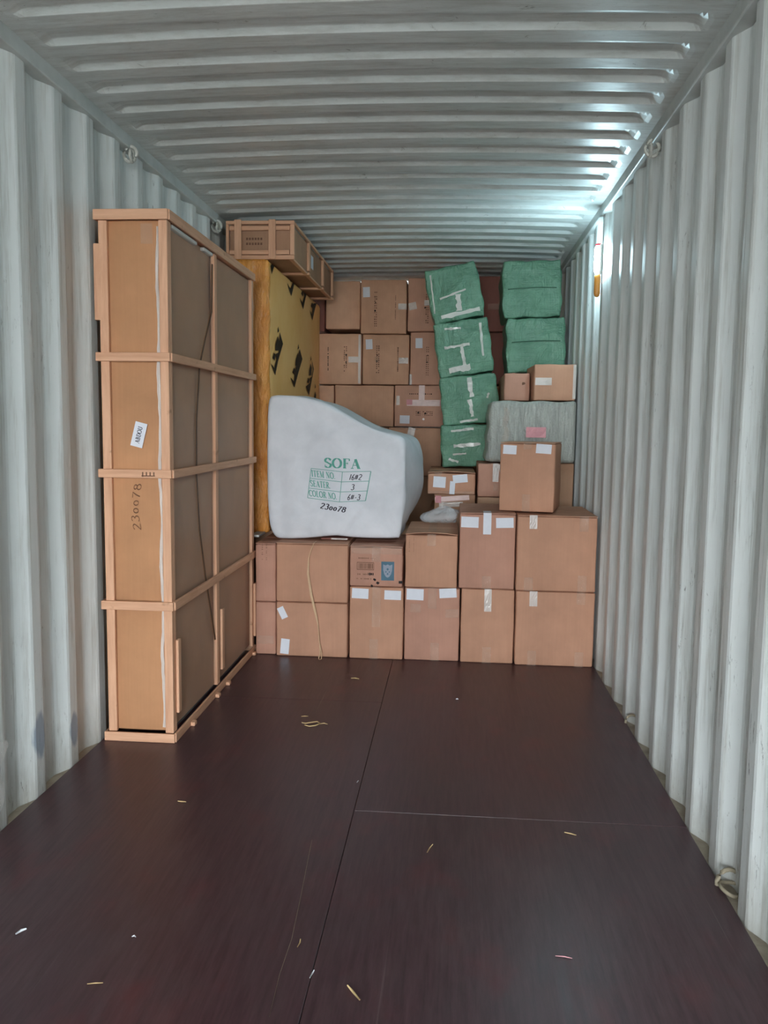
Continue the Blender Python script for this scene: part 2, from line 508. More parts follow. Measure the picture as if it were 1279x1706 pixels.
# ------------------------------------------------------------------ stroke lettering
def arc(cx, cy, rx, ry, a0, a1, n=12):
    return [(cx+rx*cos(radians(a0+(a1-a0)*i/n)), cy+ry*sin(radians(a0+(a1-a0)*i/n))) for i in range(n+1)]
GL = {  # glyph: (width, [(points, weight)])
 'S': (.72, [([(.60,.72),(.60,.97)], .4), (arc(.34,.76,.25,.24,10,215,12)+[(.30,.55),(.46,.43)]+arc(.36,.25,.27,.25,40,-150,12), 1.0), ([(.08,.30),(.08,.03)], .4)]),
 'O': (.95, [(arc(.46,.5,.40,.5,0,360,28), 1.0)]),
 'F': (.75, [([(.2,0),(.2,1)], 1), ([(.05,1),(.68,1)], 1), ([(.2,.52),(.5,.52)], 1), ([(.05,0),(.36,0)], 1), ([(.66,1),(.66,.78)], .5), ([(.5,.62),(.5,.42)], .4)]),
 'A': (.92, [([(.12,0),(.44,1)], .4), ([(.44,1),(.78,0)], 1.15), ([(.24,.34),(.66,.34)], 1), ([(.0,0),(.28,0)], 1), ([(.62,0),(.94,0)], 1)]),
 'I': (.42, [([(.2,0),(.2,1)], 1), ([(.04,1),(.36,1)], 1), ([(.04,0),(.36,0)], 1)]),
 'T': (.78, [([(.38,0),(.38,1)], 1), ([(.04,1),(.72,1)], 1), ([(.2,0),(.56,0)], 1), ([(.04,1),(.04,.76)], .4), ([(.72,1),(.72,.76)], .4)]),
 'E': (.74, [([(.2,0),(.2,1)], 1), ([(.05,1),(.64,1)], 1), ([(.2,.52),(.5,.52)], 1), ([(.05,0),(.66,0)], 1), ([(.64,1),(.64,.8)], .4), ([(.66,0),(.66,.24)], .4), ([(.5,.62),(.5,.42)], .4)]),
 'M': (1.05, [([(.16,0),(.16,1)], .4), ([(.16,1),(.5,.05)], 1), ([(.5,.05),(.84,1)], .4), ([(.84,0),(.84,1)], 1), ([(.03,0),(.3,0)], 1), ([(.68,0),(1.0,0)], 1), ([(.03,1),(.2,1)], 1), ([(.82,1),(1.0,1)], 1)]),
 'N': (.90, [([(.16,0),(.16,1)], .4), ([(.16,1),(.72,0)], 1.1), ([(.72,0),(.72,1)], .4), ([(.03,0),(.3,0)], 1), ([(.03,1),(.2,1)], 1), ([(.58,1),(.86,1)], 1)]),
 'R': (.84, [([(.2,0),(.2,1)], 1), ([(.05,1),(.36,1)]+arc(.36,.76,.26,.24,90,-90,10)+[(.2,.52)], .9), ([(.36,.52),(.74,0)], 1), ([(.05,0),(.36,0)], 1), ([(.62,0),(.84,0)], 1)]),
 'C': (.84, [(arc(.46,.5,.40,.5,45,315,22), 1.0), ([(.75,.95),(.75,.7)], .4)]),
 'L': (.74, [([(.2,0),(.2,1)], 1), ([(.05,0),(.66,0)], 1), ([(.05,1),(.36,1)], 1), ([(.66,0),(.66,.26)], .4)]),
 'B': (.80, [([(.2,0),(.2,1)], 1), ([(.05,1),(.36,1)]+arc(.36,.76,.24,.24,90,-90,10)+[(.2,.52)], .9), ([(.2,.52),(.38,.52)]+arc(.38,.26,.28,.26,90,-90,10)+[(.05,0)], .9)]),
 'D': (.88, [([(.2,0),(.2,1)], 1), ([(.05,1),(.36,1)]+arc(.36,.5,.44,.5,90,-90,16)+[(.05,0)], .9)]),
 'U': (.88, [([(.18,1),(.18,.34)]+arc(.45,.3,.27,.3,180,360,12)+[(.72,1)], .9), ([(.03,1),(.34,1)], 1), ([(.58,1),(.86,1)], 1)]),
 '.': (.32, [(arc(.12,.06,.04,.04,0,360,8), .5)]),
 ' ': (.4, []),
}
HAND = {  # pen digits, single line
 '2': (.62, [arc(.28,.74,.24,.24,160,-40,8)+[(.05,.04)], [(.05,.04),(.58,.02)]]),
 '3': (.60, [arc(.26,.76,.22,.22,150,-80,8)+arc(.26,.27,.26,.27,85,-150,10)]),
 '0': (.56, [arc(.26,.32,.2,.30,90,450,14)]),
 '7': (.60, [[(.04,.86),(.54,.94),(.3,.42),(.16,-.06)]]),
 '8': (.60, [arc(.28,.72,.2,.2,90,450,12), arc(.28,.26,.24,.26,90,450,12)]),
 '1': (.30, [[(.18,.98),(.08,0)]]),
 '6': (.56, [[(.44,1.0),(.22,.72),(.08,.40),(.06,.24)]+arc(.26,.22,.20,.22,180,-170,14)]),
 '#': (.66, [[(.2,.9),(.1,.1)], [(.48,.9),(.38,.1)], [(.0,.62),(.6,.68)], [(.0,.34),(.6,.4)]]),
 '-': (.46, [[(.04,.4),(.38,.44)]]),
 '/': (.5, [[(.42,1.0),(.02,-.08)]]),
 ' ': (.3, []),
}
def stroke(mb, pts, wfun, put, maxseg=.25):
    q = [pts[0]]
    for a, b in zip(pts[:-1], pts[1:]):
        L = math.hypot(b[0]-a[0], b[1]-a[1]); k = max(1, int(L/maxseg))
        for i in range(1, k+1): q.append((a[0]+(b[0]-a[0])*i/k, a[1]+(b[1]-a[1])*i/k))
    base = len(mb.v); n = len(q)
    for i in range(n):
        a = q[max(0, i-1)]; b = q[min(n-1, i+1)]
        dx, dy = b[0]-a[0], b[1]-a[1]; L = math.hypot(dx, dy) or 1
        dx /= L; dy /= L
        h = wfun(dx, dy)/2
        mb.v.append(put(q[i][0]-dy*h, q[i][1]+dx*h)); mb.v.append(put(q[i][0]+dy*h, q[i][1]-dx*h))
    for i in range(n-1):
        mb.f.append((base+2*i, base+2*i+1, base+2*i+3, base+2*i+2))
def write(mb, text, put, height, width=None, serif=True, thick=.2, thin=.07, pen=.1, track=.06):
    font = GL if serif else HAND
    tot = sum(font[c][0]+track for c in text)
    sx = (width/tot) if width else height
    x = 0
    for c in text:
        gw, st = font[c]
        for s_ in st:
            if serif:
                pts, wt = s_
                fn = lambda dx, dy, wt=wt: (thin + (thick*wt-thin)*abs(dy)) if wt > .45 else thin
            else:
                pts = s_; fn = lambda dx, dy: pen*(.7+.6*abs(dy))
            stroke(mb, pts, fn, lambda a, b, x=x: put((x+a)*sx, b*height))
        x += gw+track

# ------------------------------------------------------------------ cartons
class Carton:
    def __init__(s, label, x0, x1, y0, y1, z0, z1, mat='card', rz=0.0, ry=0.0, bulge=.006, flaps=False, name='carton', group=None, seed=None, lift=0.0, n=6):
        s.w, s.d, s.h = x1-x0, y1-y0, z1-z0
        s.b = bulge
        s.root = empty(name, ((x0+x1)/2, (y0+y1)/2, z0), label, 'carton' if name == 'carton' else name.replace('_', ' '), group, (0, ry, rz))
        r = random.Random(seed if seed is not None else int(abs(x0*917+z0*311+y0*37)*100))
        s.r = r
        ph = [r.uniform(0, 6.28) for _ in range(8)]
        s.ph = ph
        top = s.h - (.0065 if flaps else 0)
        s.mat = MT[mat]
        w2, d2 = s.w/2, s.d/2
        def disp(p, U, ext):
            o = [0, 0, 0]
            bx = (1-U[1]**2)*(1-U[2]**2); by = (1-U[0]**2)*(1-U[2]**2)
            if ext[0]: o[0] = (1 if U[0] > 0 else -1)*bx*s.b*.4
            if ext[1]: o[1] = (1 if U[1] > 0 else -1)*by*(s.b + .0025*sin(3.1*U[0]+ph[0])*cos(2.7*U[2]+ph[1])) if U[1] < 0 else by*s.b
            o[0] += -.0022*abs(sin(2.2*U[2]+ph[2]))*(1 if U[0] > 0 else -1)*abs(U[0])
            if ext[2] and U[2] > 0: o[2] -= .0035*abs(sin(2.5*U[0]+ph[3]))
            return o
        mb = MB(); mb.gridbox(-w2, w2, -d2, d2, 0, top, .008, n, disp)
        s.body = mb.build('body', s.mat, s.root, smooth=True)
        if flaps:
            half = d2-.003
            for sgn in (-1, 1):
                mb = MB()
                nn = 5
                a0, a1 = (-d2-.001, -.003) if sgn < 0 else (.003, d2)
                for i in range(nn+1):
                    x = -w2+.002+(s.w-.004)*i/nn
                    for k in range(4):
                        y = a0+(a1-a0)*k/3
                        u = 2*i/nn-1
                        zl = lift*(1-u*u)*(1-k/3.)**2 if sgn < 0 else 0
                        mb.v.append((x, y, s.h-.004+zl))
                for i in range(nn):
                    for k in range(3):
                        mb.f.append((i*4+k, (i+1)*4+k, (i+1)*4+k+1, i*4+k+1))
                mb.build('flap', s.mat, s.root, smooth=False, solid=.004)
    def fy(s, x, z):
        U = x/(s.w/2); V = 2*z/s.h-1
        U = max(-1, min(1, U)); V = max(-1, min(1, V))
        by = (1-U*U)*(1-V*V)
        return -s.d/2 - by*(s.b+.0025*sin(3.1*U+s.ph[0])*cos(2.7*V+s.ph[1]))
    def P(s, u, v, off=.0025):
        x = (u-.5)*s.w; z = v*s.h
        return (x, s.fy(x, z)-off, z)
    def patch(s, name, mat, u, v, pw, ph, ang=0.0, off=.0025, n=4, wrinkle=0.0, label=None):
        """small rectangle stuck to the front; centre (u,v), size in metres"""
        mb = MB(); a = radians(ang)
        cx, cz = (u-.5)*s.w, v*s.h
        for i in range(n+1):
            for k in range(n+1):
                px, pz = (i/n-.5)*pw, (k/n-.5)*ph
                x = cx+px*cos(a)-pz*sin(a); z = cz+px*sin(a)+pz*cos(a)
                mb.v.append((x, s.fy(x, z)-off-wrinkle*s.r.random(), z))
        for i in range(n):
            for k in range(n):
                q = (i*(n+1)+k, (i+1)*(n+1)+k, (i+1)*(n+1)+k+1, i*(n+1)+k+1)
                mb.f.append(q)
        o = mb.build(name, MT[mat], s.root, smooth=False)
        if label: o['label'] = label
        return o
    def label(s, u, v, pw=.11, ph=.06, ang=0.0):
        return s.patch('paper_label', 'paper', u, v, pw, ph, ang, .003)
    def tape(s, u, v0, v1, tw=.05, mat='tape', ang=0.0):
        return s.patch('tape', mat, u, (v0+v1)/2, tw, (v1-v0)*s.h, ang, .0018, 6, .0014)
    def htape(s, u0, u1, v, th=.045, mat='tape', ang=0.0):
        return s.patch('tape', mat, (u0+u1)/2, v, (u1-u0)*s.w, th, ang, .0020, 6, .0014)
    def toptape(s, y0=None, y1=None, tw=.05, u=.5, mat='tape'):
        mb = MB(); x = (u-.5)*s.w
        n = 6; a = -s.d/2 if y0 is None else y0; b = s.d/2 if y1 is None else y1
        for i in range(n+1):
            for k in range(2):
                mb.v.append((x+(k-.5)*tw, a+(b-a)*i/n, s.h+.0012+s.r.random()*.001))
        for i in range(n): mb.f.append((2*i, 2*i+1, 2*i+3, 2*i+2))
        mb.build('tape', MT[mat], s.root)
    def seamtape(s, tw=.05):
        mb = MB(); n = 8
        for i in range(n+1):
            x = -s.w/2+s.w*i/n
            mb.v += [(x, -tw/2, s.h+.0014+s.r.random()*.001), (x, tw/2, s.h+.0014+s.r.random()*.001)]
        for i in range(n): mb.f.append((2*i, 2*i+2, 2*i+3, 2*i+1))
        mb.build('tape', MT['tape'], s.root)
    def printing(s, u, v, pw, ph, rows, cols, mat='softink', fill=.6, vertical=False):
        """rows of short ink dashes, like small unreadable carton print"""
        mb = MB(); r = s.r
        for i in range(rows):
            for k in range(cols):
                if r.random() > .86: continue
                cw, ch = pw/cols, ph/rows
                x = (u-.5)*s.w - pw/2 + (k+.5)*cw; z = v*s.h - ph/2 + (i+.5)*ch
                a, b = cw*fill/2*r.uniform(.6, 1.2), ch*fill/2*r.uniform(.7, 1.1)
                mb.quad(*[(x+sx*a, s.fy(x+sx*a, z+sz*b)-.0022, z+sz*b) for sx, sz in ((-1,-1),(1,-1),(1,1),(-1,1))])
        o = mb.build('printing', MT[mat], s.root); o['kind'] = 'stuff'; return o
    def blob(s, u, v, r, mat='ink'):
        mb = MB(); x, z = (u-.5)*s.w, v*s.h
        mb.poly([(x+r*cos(a)*s.r.uniform(.6,1.2), s.fy(x, z)-.0024, z+r*sin(a)*s.r.uniform(.6,1.2)) for a in [2*pi*i/9 for i in range(9)]])
        return mb.build('printing', MT[mat], s.root)

FY = 4.82
# ---- front row, floor level
c = Carton('narrow floor-level carton, half hidden behind the tall slatted crate', -.830, -.706, FY+.02, 5.36, 0, .320, 'card2')
c.htape(.1, .9, .28, .05)
c = Carton('floor-level carton with two white slips at its left edge', -.700, -.272, FY, 5.36, 0, .328, 'card', bulge=.004)
c.label(.09, .80, .040, .072, 26); c.label(.125, .18, .052, .092, -5)
c = Carton('floor-level carton with two white labels under the blue emblem carton', -.262, .058, FY, 5.36, 0, .434, 'card')
c.label(.20, .905, .098, .060, -2); c.label(.80, .895, .098, .055, -1); c.tape(.5, .45, 1, .05); c.tape(.46, 0, .28, .05)
c = Carton('floor-level carton with two white labels beneath the plain open-flapped carton', .063, .388, FY+.01, 5.36, 0, .436, 'card2')
c.label(.19, .905, .100, .066, -1); c.label(.78, .935, .100, .055, 4); c.tape(.5, .72, 1, .05); c.tape(.56, 0, .25, .05)
c.htape(.74, .98, .66, .05)
c.patch('tape', 'tape', .2, .72, .06, .05, 0, .002, 5, .002)
c = Carton('floor-level carton with one short tape strip, second from the right wall', .394, .704, FY, 5.36, 0, .440, 'card')
c.tape(.5, .70, 1, .042, 'tapeglint'); c.tape(.5, 0, .22, .05)
c = Carton('large floor-level carton against the right wall', .710, 1.160, FY-.015, 5.36, 0, .438, 'card', bulge=.005)
c.tape(.22, .80, 1, .045, 'tapeglint'); c.tape(.22, 0, .2, .05); c.tape(.82, .84, 1, .05); c.tape(.82, 0, .2, .05)
# ---- front row, second level
c = Carton('narrow upper carton beside the tall slatted crate, under the orange wrapped slab', -.830, -.706, FY+.02, 5.36, .322, .675, 'card2', flaps=True)
c.printing(.45, .85, .05, .10, 10, 2, 'softink', .35)
c = Carton('wide plain carton directly under the left half of the white sofa bundle', -.700, -.272, FY, 5.36, .330, .684, 'card', flaps=True, bulge=.005)
c = Carton('carton printed with a barcode panel and a blue emblem', -.262, .050, FY, 5.36,   .436, .676, 'card2', flaps=True, lift=.004, seed=11)
c.htape(.03, .98, .90, .045); c.tape(.5, .62, 1, .05)
# barcode panel
mb = MB()
def fr(u, v): return c.P(u, v, .0024)
bu0, bu1, bv0, bv1 = .14, .46, .41, .60
for (a, b, e, f) in ((bu0, bu1, bv0, bv0+.014), (bu0, bu1, bv1-.014, bv1), (bu0, bu0+.008, bv0, bv1), (bu1-.008, bu1, bv0, bv1)):
    mb.quad(fr(a, e), fr(b, e), fr(b, f), fr(a, f))
u = bu0+.03
while u < bu1-.03:
    wd = rnd.choice((.005, .008, .012)); mb.quad(fr(u, bv0+.03), fr(u+wd, bv0+.03), fr(u+wd, bv1-.03), fr(u, bv1-.03)); u += wd+rnd.choice((.005, .008, .012))
tag(mb.build('printing', MT['softink'], c.root), kind='stuff')
c.printing(.24, .30, .06, .016, 1, 9); c.printing(.40, .31, .038, .022, 1, 4, 'ink', .75); c.printing(.27, .19, .09, .012, 1, 14); c.printing(.30, .70, .10, .012, 1, 14)
c.blob(.475, .175, .0085); c.blob(.535, .095, .010); c.blob(.42, .02, .008)
c.patch('printing', 'ink', .965, .125, .022, .016, 0, .0024, 1)
emb = c.patch('emblem', 'blueprint', .72, .395, .076, .112, 0, .0024, 2, label='blue printed emblem panel with a pale shield shape')
mb = MB()
cx, cz = (.72-.5)*c.w, .395*c.h
shp = [(-.027,.040),(-.012,.034),(0,.040),(.012,.034),(.027,.040),(.026,.005),(.020,-.018),(.009,-.034),(0,-.038),(-.009,-.034),(-.020,-.018),(-.026,.005)]
mb.poly([(cx+a, c.fy(cx+a, cz+b)-.0036, cz+b) for a, b in shp])
mb.build('emblem_shield', MT['paleprint'], emb)
mb = MB()
for a, b, r_ in ((0, .012, .006), (-.010, -.004, .004), (.010, -.004, .004), (0, -.016, .005)):
    mb.poly([(cx+a+r_*cos(t*pi/4), c.fy(cx+a, cz+b)-.0048, cz+b+r_*1.2*sin(t*pi/4)) for t in range(8)])
mb.build('emblem_mark', MT['blueprint'], emb)
c = Carton('plain carton with its front top flap lifting, next to the blue emblem carton', .063, .368, FY, 5.44, .438, .756, 'card', flaps=True, lift=.010)
c.tape(.5, .78, 1, .05); c.toptape(tw=.05)
c.printing(.12, .8, .05, .09, 12, 2, 'softink', .22)
c = Carton('carton with two white labels and a bright white tape strip at its top edge', .376, .698, FY-.005, 5.40, .442, .886, 'card2', flaps=True)
c.label(.18, .875, .100, .062, -1); c.label(.80, .875, .100, .058, 2); c.tape(.49, .72, 1, .046, 'paper'); c.tape(.5, 0, .17, .05); c.toptape(-.29, -.2, .046, .49, 'paper')
c = Carton('large upper carton against the right wall, under the single labelled carton', .705, 1.158, FY-.015, 5.40, .440, .880, 'card', flaps=True)
c.tape(.2, .82, 1, .044, 'tapeglint'); c.tape(.16, 0, .18, .05); c.tape(.83, .80, 1, .05); c.tape(.83, 0, .22, .05)
# ---- carton on top of those
c = Carton('lone carton with two white labels standing on the upper front row by the right wall', .640, .960, 4.90, 5.30, .889, 1.292, 'card', rz=radians(-12), flaps=True, bulge=.004)
c.label(.18, .89, .078, .052, -2); c.label(.79, .91, .088, .054, -3); c.tape(.5, 0, .25, .045); c.tape(.5, .9, 1, .045)

# ---- small boxes behind
c = Carton('small carton with white labels under the lowest green sack', .158, .486, 5.75, 6.60, .912, 1.062, 'card', flaps=True, lift=.008)
c.label(.25, .55, .085, .075, -3); c.label(.68, .72, .10, .055, 6); c.patch('paper_label', 'paper', .52, .30, .036, .090, -3, .0035); c.htape(.02, .98, .08, .018); c.tape(.22, .8, 1, .05)
c = Carton('flat carton with pink and white tape strips, under the small labelled carton', .205, .490, 5.80, 6.50, .795, .910, 'card3')
c.htape(.02, .85, .72, .035, 'pinkwhite', 5); c.htape(.12, .70, .36, .034, 'tapeglint', 3); c.patch('tape', 'pink', .1, .66, .04, .05, 0, .0042, 3)
c = Carton('carton with glossy tape wedged left of the lone labelled carton, under the grey package', .500, .692, 5.70, 6.20, .904, 1.130, 'card2', bulge=.003)
c.tape(.62, .45, 1, .040, 'tapeglint'); c.tape(.88, .6, 1, .05, 'tapeglint', 14); c.tape(.62, .18, .42, .03)
c = Carton('plain carton beneath the glossy-taped carton behind the front row', .500, .695, 5.70, 6.20, .795, .902, 'card3')

# ---- back stack, row by row from the top
BY = 7.28
c = Carton('plain carton at the top of the back stack beside the long slatted crate', -.792, -.494, BY, 7.85, 2.195, 2.600, 'cardback_lit', rz=.008)
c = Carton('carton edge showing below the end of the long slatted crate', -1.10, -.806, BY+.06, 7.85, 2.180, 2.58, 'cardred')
c = Carton('top back-stack carton with a white slip and glossy tape at its right edge', -.486, -.092, BY-.02, 7.85, 2.156, 2.608, 'cardback_lit', bulge=.012)
c.label(.125, .765, .060, .085, 2); c.printing(.33, .45, .028, .30, 16, 2); c.blob(.315, .42, .009); c.blob(.325, .57, .006); c.printing(.76, .47, .010, .22, 18, 1, 'softink', .7)
c.htape(.82, 1.0, .5, .05, 'tapeglint')
c = Carton('top back-stack carton with glossy tape tucked behind the leaning green sacks', -.083, .330, BY, 7.85, 2.178, 2.626, 'cardback_lit2', bulge=.008)
c.htape(.02, .18, .47, .06, 'tapeglint', 12); c.htape(.34, .52, .53, .045, 'tapeglint'); c.blob(.36, .44, .008); c.printing(.4, .42, .03, .25, 14, 2)
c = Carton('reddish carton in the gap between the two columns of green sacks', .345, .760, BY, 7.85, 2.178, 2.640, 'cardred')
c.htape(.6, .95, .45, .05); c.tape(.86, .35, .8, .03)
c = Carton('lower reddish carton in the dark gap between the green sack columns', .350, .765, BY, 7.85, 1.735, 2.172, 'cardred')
c = Carton('back-stack carton beside the ochre slab with glossy tape down its right edge', -.850, -.474, BY-.02, 7.85, 1.722, 2.154, 'cardback_lit', bulge=.007)
c.printing(.23, .5, .012, .20, 16, 1, 'ink', .8); c.printing(.63, .5, .035, .22, 14, 2); c.blob(.65, .58, .008); c.blob(.645, .44, .007); c.htape(.7, .98, .49, .05, 'tapeglint'); c.tape(.955, .02, .98, .022, 'tapeglint')
c = Carton('middle back-stack carton with a white slip, below its near twin', -.468, -.066, BY-.01, 7.85, 1.724, 2.150, 'cardback_lit', rz=.006, bulge=.012)
c.label(.14, .80, .058, .085, 3); c.printing(.33, .5, .035, .24, 14, 2); c.blob(.31, .46, .009); c.blob(.32, .58, .006); c.printing(.76, .5, .012, .21, 16, 1, 'softink', .8); c.htape(.78, .98, .48, .05, 'tapeglint'); c.htape(.26, .36, .5, .045)
c = Carton('middle back-stack carton with a white slip, touching the leaning green sacks', -.056, .335, BY, 7.85, 1.724, 2.172, 'cardback_lit2')
c.label(.19, .79, .060, .085, 1); c.printing(.38, .45, .03, .25, 14, 2); c.blob(.37, .43, .008); c.blob(.385, .56, .005); c.tape(.02, 0, .2, .02, 'tapeglint')
c = Carton('narrow sliver of carton between the ochre slab and the sofa bundle', -.862, -.714, BY, 7.85, 1.362, 1.714, 'cardback_lit')
c = Carton('wide plain carton just above the sloping top of the sofa bundle', -.706, -.192, BY, 7.85, 1.362, 1.718, 'cardback_lit')
c = Carton('carton crossed by a pale pink tape strip and a white slip', -.184, .246, BY-.02, 7.85, 1.366, 1.720, 'cardback_lit2')
c.tape(.545, .62, 1, .050, 'pinkwhite'); c.htape(.25, 1.0, .575, .052, 'pinkwhite'); c.patch('tape', 'pink', .30, .59, .05, .045, 0, .0042, 3)
c.patch('tape', 'pink', .95, .57, .035, .05, 0, .0042, 3); c.label(.21, .17, .085, .070, -1); c.printing(.52, .79, .20, .015, 1, 12, 'ink', .6); c.printing(.6, .32, .15, .045, 3, 10); c.blob(.48, .34, .010); c.blob(.62, .32, .010); c.tape(.07, .52, .74, .028, 'tapeglint'); c.blob(.59, .18, .010, 'tapeglint')
c = Carton('lowest visible back-stack carton, partly covered by the sofa bundle shoulder', -.236, .230, BY, 7.85, .94, 1.358, 'cardback_lit')
c.tape(.42, .72, 1, .06, 'tapeglint', -12); c.htape(.02, .55, .97, .018)
# ---- boxes over the grey package
c = Carton('small carton under the lower green sack of the right column, left one of a pair', .674, .852, 5.95, 6.55, 1.560, 1.752, 'card2')
c.blob(.74, .62, .012, 'softink')
c = Carton('small carton with a glossy tape patch on the grey package by the right wall', .860, 1.142, 5.82, 6.28, 1.560, 1.806, 'card', rz=.03)
c.htape(.03, .42, .52, .05, 'tapeglint'); c.tape(.965, .05, .98, .02, 'tapeglint')
# ---- cartons buried in the load that carry what is seen above them
for lb, q in (('buried carton under the small boxes, behind the front row', (.17, .697, 5.62, 6.60, 0, .793)),
              ('buried carton under the grey package, low behind the right front cartons', (.705, 1.155, 5.80, 6.25, 0, .56)),
              ('buried carton bearing the grey package, behind the lone labelled carton', (.705, 1.155, 5.80, 6.25, .562, 1.136)),
              ('buried carton low under the right green sack column', (.70, 1.16, 6.62, 7.2, 0, .88)),
              ('buried carton directly under the right green sack column', (.70, 1.16, 6.62, 7.2, .882, 1.758)),
              ('buried carton under the far end of the orange wrapped slab', (-1.15, -.73, 6.2, 7.2, 0, .684)),
              ('buried carton under the middle of the orange wrapped slab', (-1.15, -.60, 5.37, 6.18, 0, .684)),
              ('buried carton beneath the back of the sofa bundle', (-.59, .05, 5.45, 6.1, 0, .675)),
              ('buried bottom carton of the back stack, left', (-.86, -.24, BY+.02, 7.85, 0, .65)),
              ('buried second carton of the back stack, left', (-.86, -.24, BY+.02, 7.85, .652, 1.360)),
              ('buried bottom carton of the back stack, centre', (-.236, .25, BY+.02, 7.85, 0, .47)),
              ('buried second carton of the back stack, centre', (-.236, .25, BY+.02, 7.85, .472, .938)),
              ('buried bottom carton of the back stack, right', (.30, .765, BY+.02, 7.85, 0, .86)),
              ('buried upper carton of the back stack, right', (.30, .765, BY+.02, 7.85, .862, 1.722))):
    Carton(lb, *q, 'card3', n=3)

# ------------------------------------------------------------------ tall slatted crate
def slat(root, name, mat, x0, x1, y0, y1, z0, z1):
    mb = MB(); o = root.location
    mb.box(x0-o.x, x1-o.x, y0-o.y, y1-o.y, z0-o.z, z1-o.z, .003)
    return mb.build(name, MT[mat], root)
X0, X1, Y0, Y1 = -1.152, -.852, 3.42, 4.90
cr = empty('slatted_crate', ((X0+X1)/2, (Y0+Y1)/2, 0), 'tall narrow carton crated in pale pine slats, standing against the left wall', 'crate')
o = cr.location
mb = MB(); B = (X0+.024, X1-.022, Y0+.022, Y1-.022, .042, 2.207)
def cdisp(p, U, ext):
    d = [0,0,0]
    if ext[0] and U[0] > 0: d[0] = .006*(1-U[1]**2)*sin(5*U[2]+1)
    if ext[1] and U[1] < 0: d[1] = -.005*(1-U[0]**2)*cos(7*U[2])
    return d
mb.gridbox(B[0]-o.x, B[1]-o.x, B[2]-o.y, B[3]-o.y, B[4], B[5], .008, 12, cdisp)
body = mb.build('carton_body', MT['card4'], cr, smooth=True)
T = .02
ZS = [(.0, .040), (.582, .620), (1.148, 1.184), (1.632, 1.668), (2.202, 2.244)]
# corner and side posts
slat(cr, 'post', 'wz', X1-.037, X1, Y0, Y0+T, .040, 2.202)          # front right corner, front face
slat(cr, 'post', 'wz', X1-T, X1, Y0+T, Y0+.048, .040, 2.202)        # the same corner, side face
slat(cr, 'post', 'wz', X0+.010, X0+.047, Y0, Y0+T, .040, 2.202)     # front left
slat(cr, 'post', 'wz', X1-T, X1, 4.10, 4.145, .040, 2.202)          # side middle
slat(cr, 'post', 'wz', X1-T, X1, Y1-.045, Y1, .040, 2.202)          # side far
slat(cr, 'post', 'wz', X0, X0+T, 4.10, 4.145, .040, 2.202)
slat(cr, 'post', 'wz', X0, X0+T, Y1-.045, Y1, .040, 2.202)
for i, (a, b) in enumerate(ZS):
    e = .016 if i not in (0, 4) else .012
    slat(cr, 'cross_slat', 'wx', X0-.006, X1+e*.6, Y0-e, Y0-.001, a, b)          # front
    slat(cr, 'side_slat', 'wy', X1+.001, X1+e, Y0-.001, Y1+.006, a, b)           # right side
    slat(cr, 'side_slat', 'wy', X0-.005, X0-.0005, Y0, Y1, a, b)
    slat(cr, 'cross_slat', 'wx', X0, X1, Y1+.001, Y1+.014, a, b)
for q in ((X1+.001, X1+.014, 3.455, 3.492, .120, .445), (X1+.001, X1+.014, 4.150, 4.188, .107, .427), (X1+.001, X1+.016, Y1-.03, Y1+.010, .100, .423)):
    slat(cr, 'brace_block', 'wz', *q)
slat(cr, 'brace_block', 'wz', X0-.012, X0+.022, Y0-.001, Y0+.018, 1.80, 2.11)
slat(cr, 'lid_board', 'wy', X0+.003, X1-.003, Y0+.003, Y1-.003, 2.210, 2.238)
for y in (3.62, 4.02, 4.22, 4.80):
    slat(cr, 'skid_foot', 'wx', X1+.002, X1+.030, y, y+.035, .0, .018)
mb = MB(); mb.box(X1-.026-o.x, X1-.003-o.x, 3.50-o.y, 3.84-o.y, 2.186, 2.2015, .004); mb.build('foam_strip', MT['foam'], cr)
mb = MB(); mb.box(X1-.026-o.x, X1-.003-o.x, 3.95-o.y, 4.09-o.y, 2.186, 2.2015, .004); mb.build('foam_strip', MT['foam'], cr)
# pale ribbon painting the glint of shrink film at the front right corner
mb = MB(); n = 60
for i in range(n+1):
    z = .06+2.12*i/n
    for k in range(5):
        mb.v.append((X1-.041-.0035*k+.004*sin(i*.55)+.003*rnd.random()-o.x, Y0+.012+.003*(k%2)+.006*rnd.random()-o.y, z))
for i in range(n):
    for k in range(4): mb.f.append((i*5+k, i*5+k+1, (i+1)*5+k+1, (i+1)*5+k))
mb.build('film_glint', MT['tapeglint'], cr, smooth=True)
# stretch film added over the long side to grey its light
mb = MB(); ny, nz = 14, 22
for i in range(ny+1):
    for k in range(nz+1):
        yy = Y0+.05+(Y1-Y0-.10)*i/ny; zz = .045+2.15*k/nz
        mb.v.append((X1-.0125+.0015*rnd.random()-o.x, yy-o.y, zz))
for i in range(ny):
    for k in range(nz):
        a = i*(nz+1)+k; mb.f.append((a, a+nz+1, a+nz+2, a+1))
mb.build('side_greying_film', MT['greyingfilm'], cr, smooth=True)
# dark brown ribbon bowed across the side
pts = [(2.15,4.092),(1.919,4.075),(1.78,3.965),(1.644,3.87),(1.40,3.815),(1.143,3.806),(.88,3.845),(.638,3.934),(.45,4.02),(.281,4.09)]
mb = MB()
fine = []
for (a, b), (c2, d2) in zip(pts[:-1], pts[1:]):
    for t in range(4): fine.append((a+(c2-a)*t/4, b+(d2-b)*t/4))
fine.append(pts[-1])
for (z, y) in fine:
    mb.v += [(X1-.008-o.x, y-.009-o.y, z), (X1-.008-o.x, y+.009-o.y, z)]
for i in range(len(fine)-1): mb.f.append((2*i, 2*i+1, 2*i+3, 2*i+2))
mb.build('strap', MT['darkribbon'], cr, solid=.002)
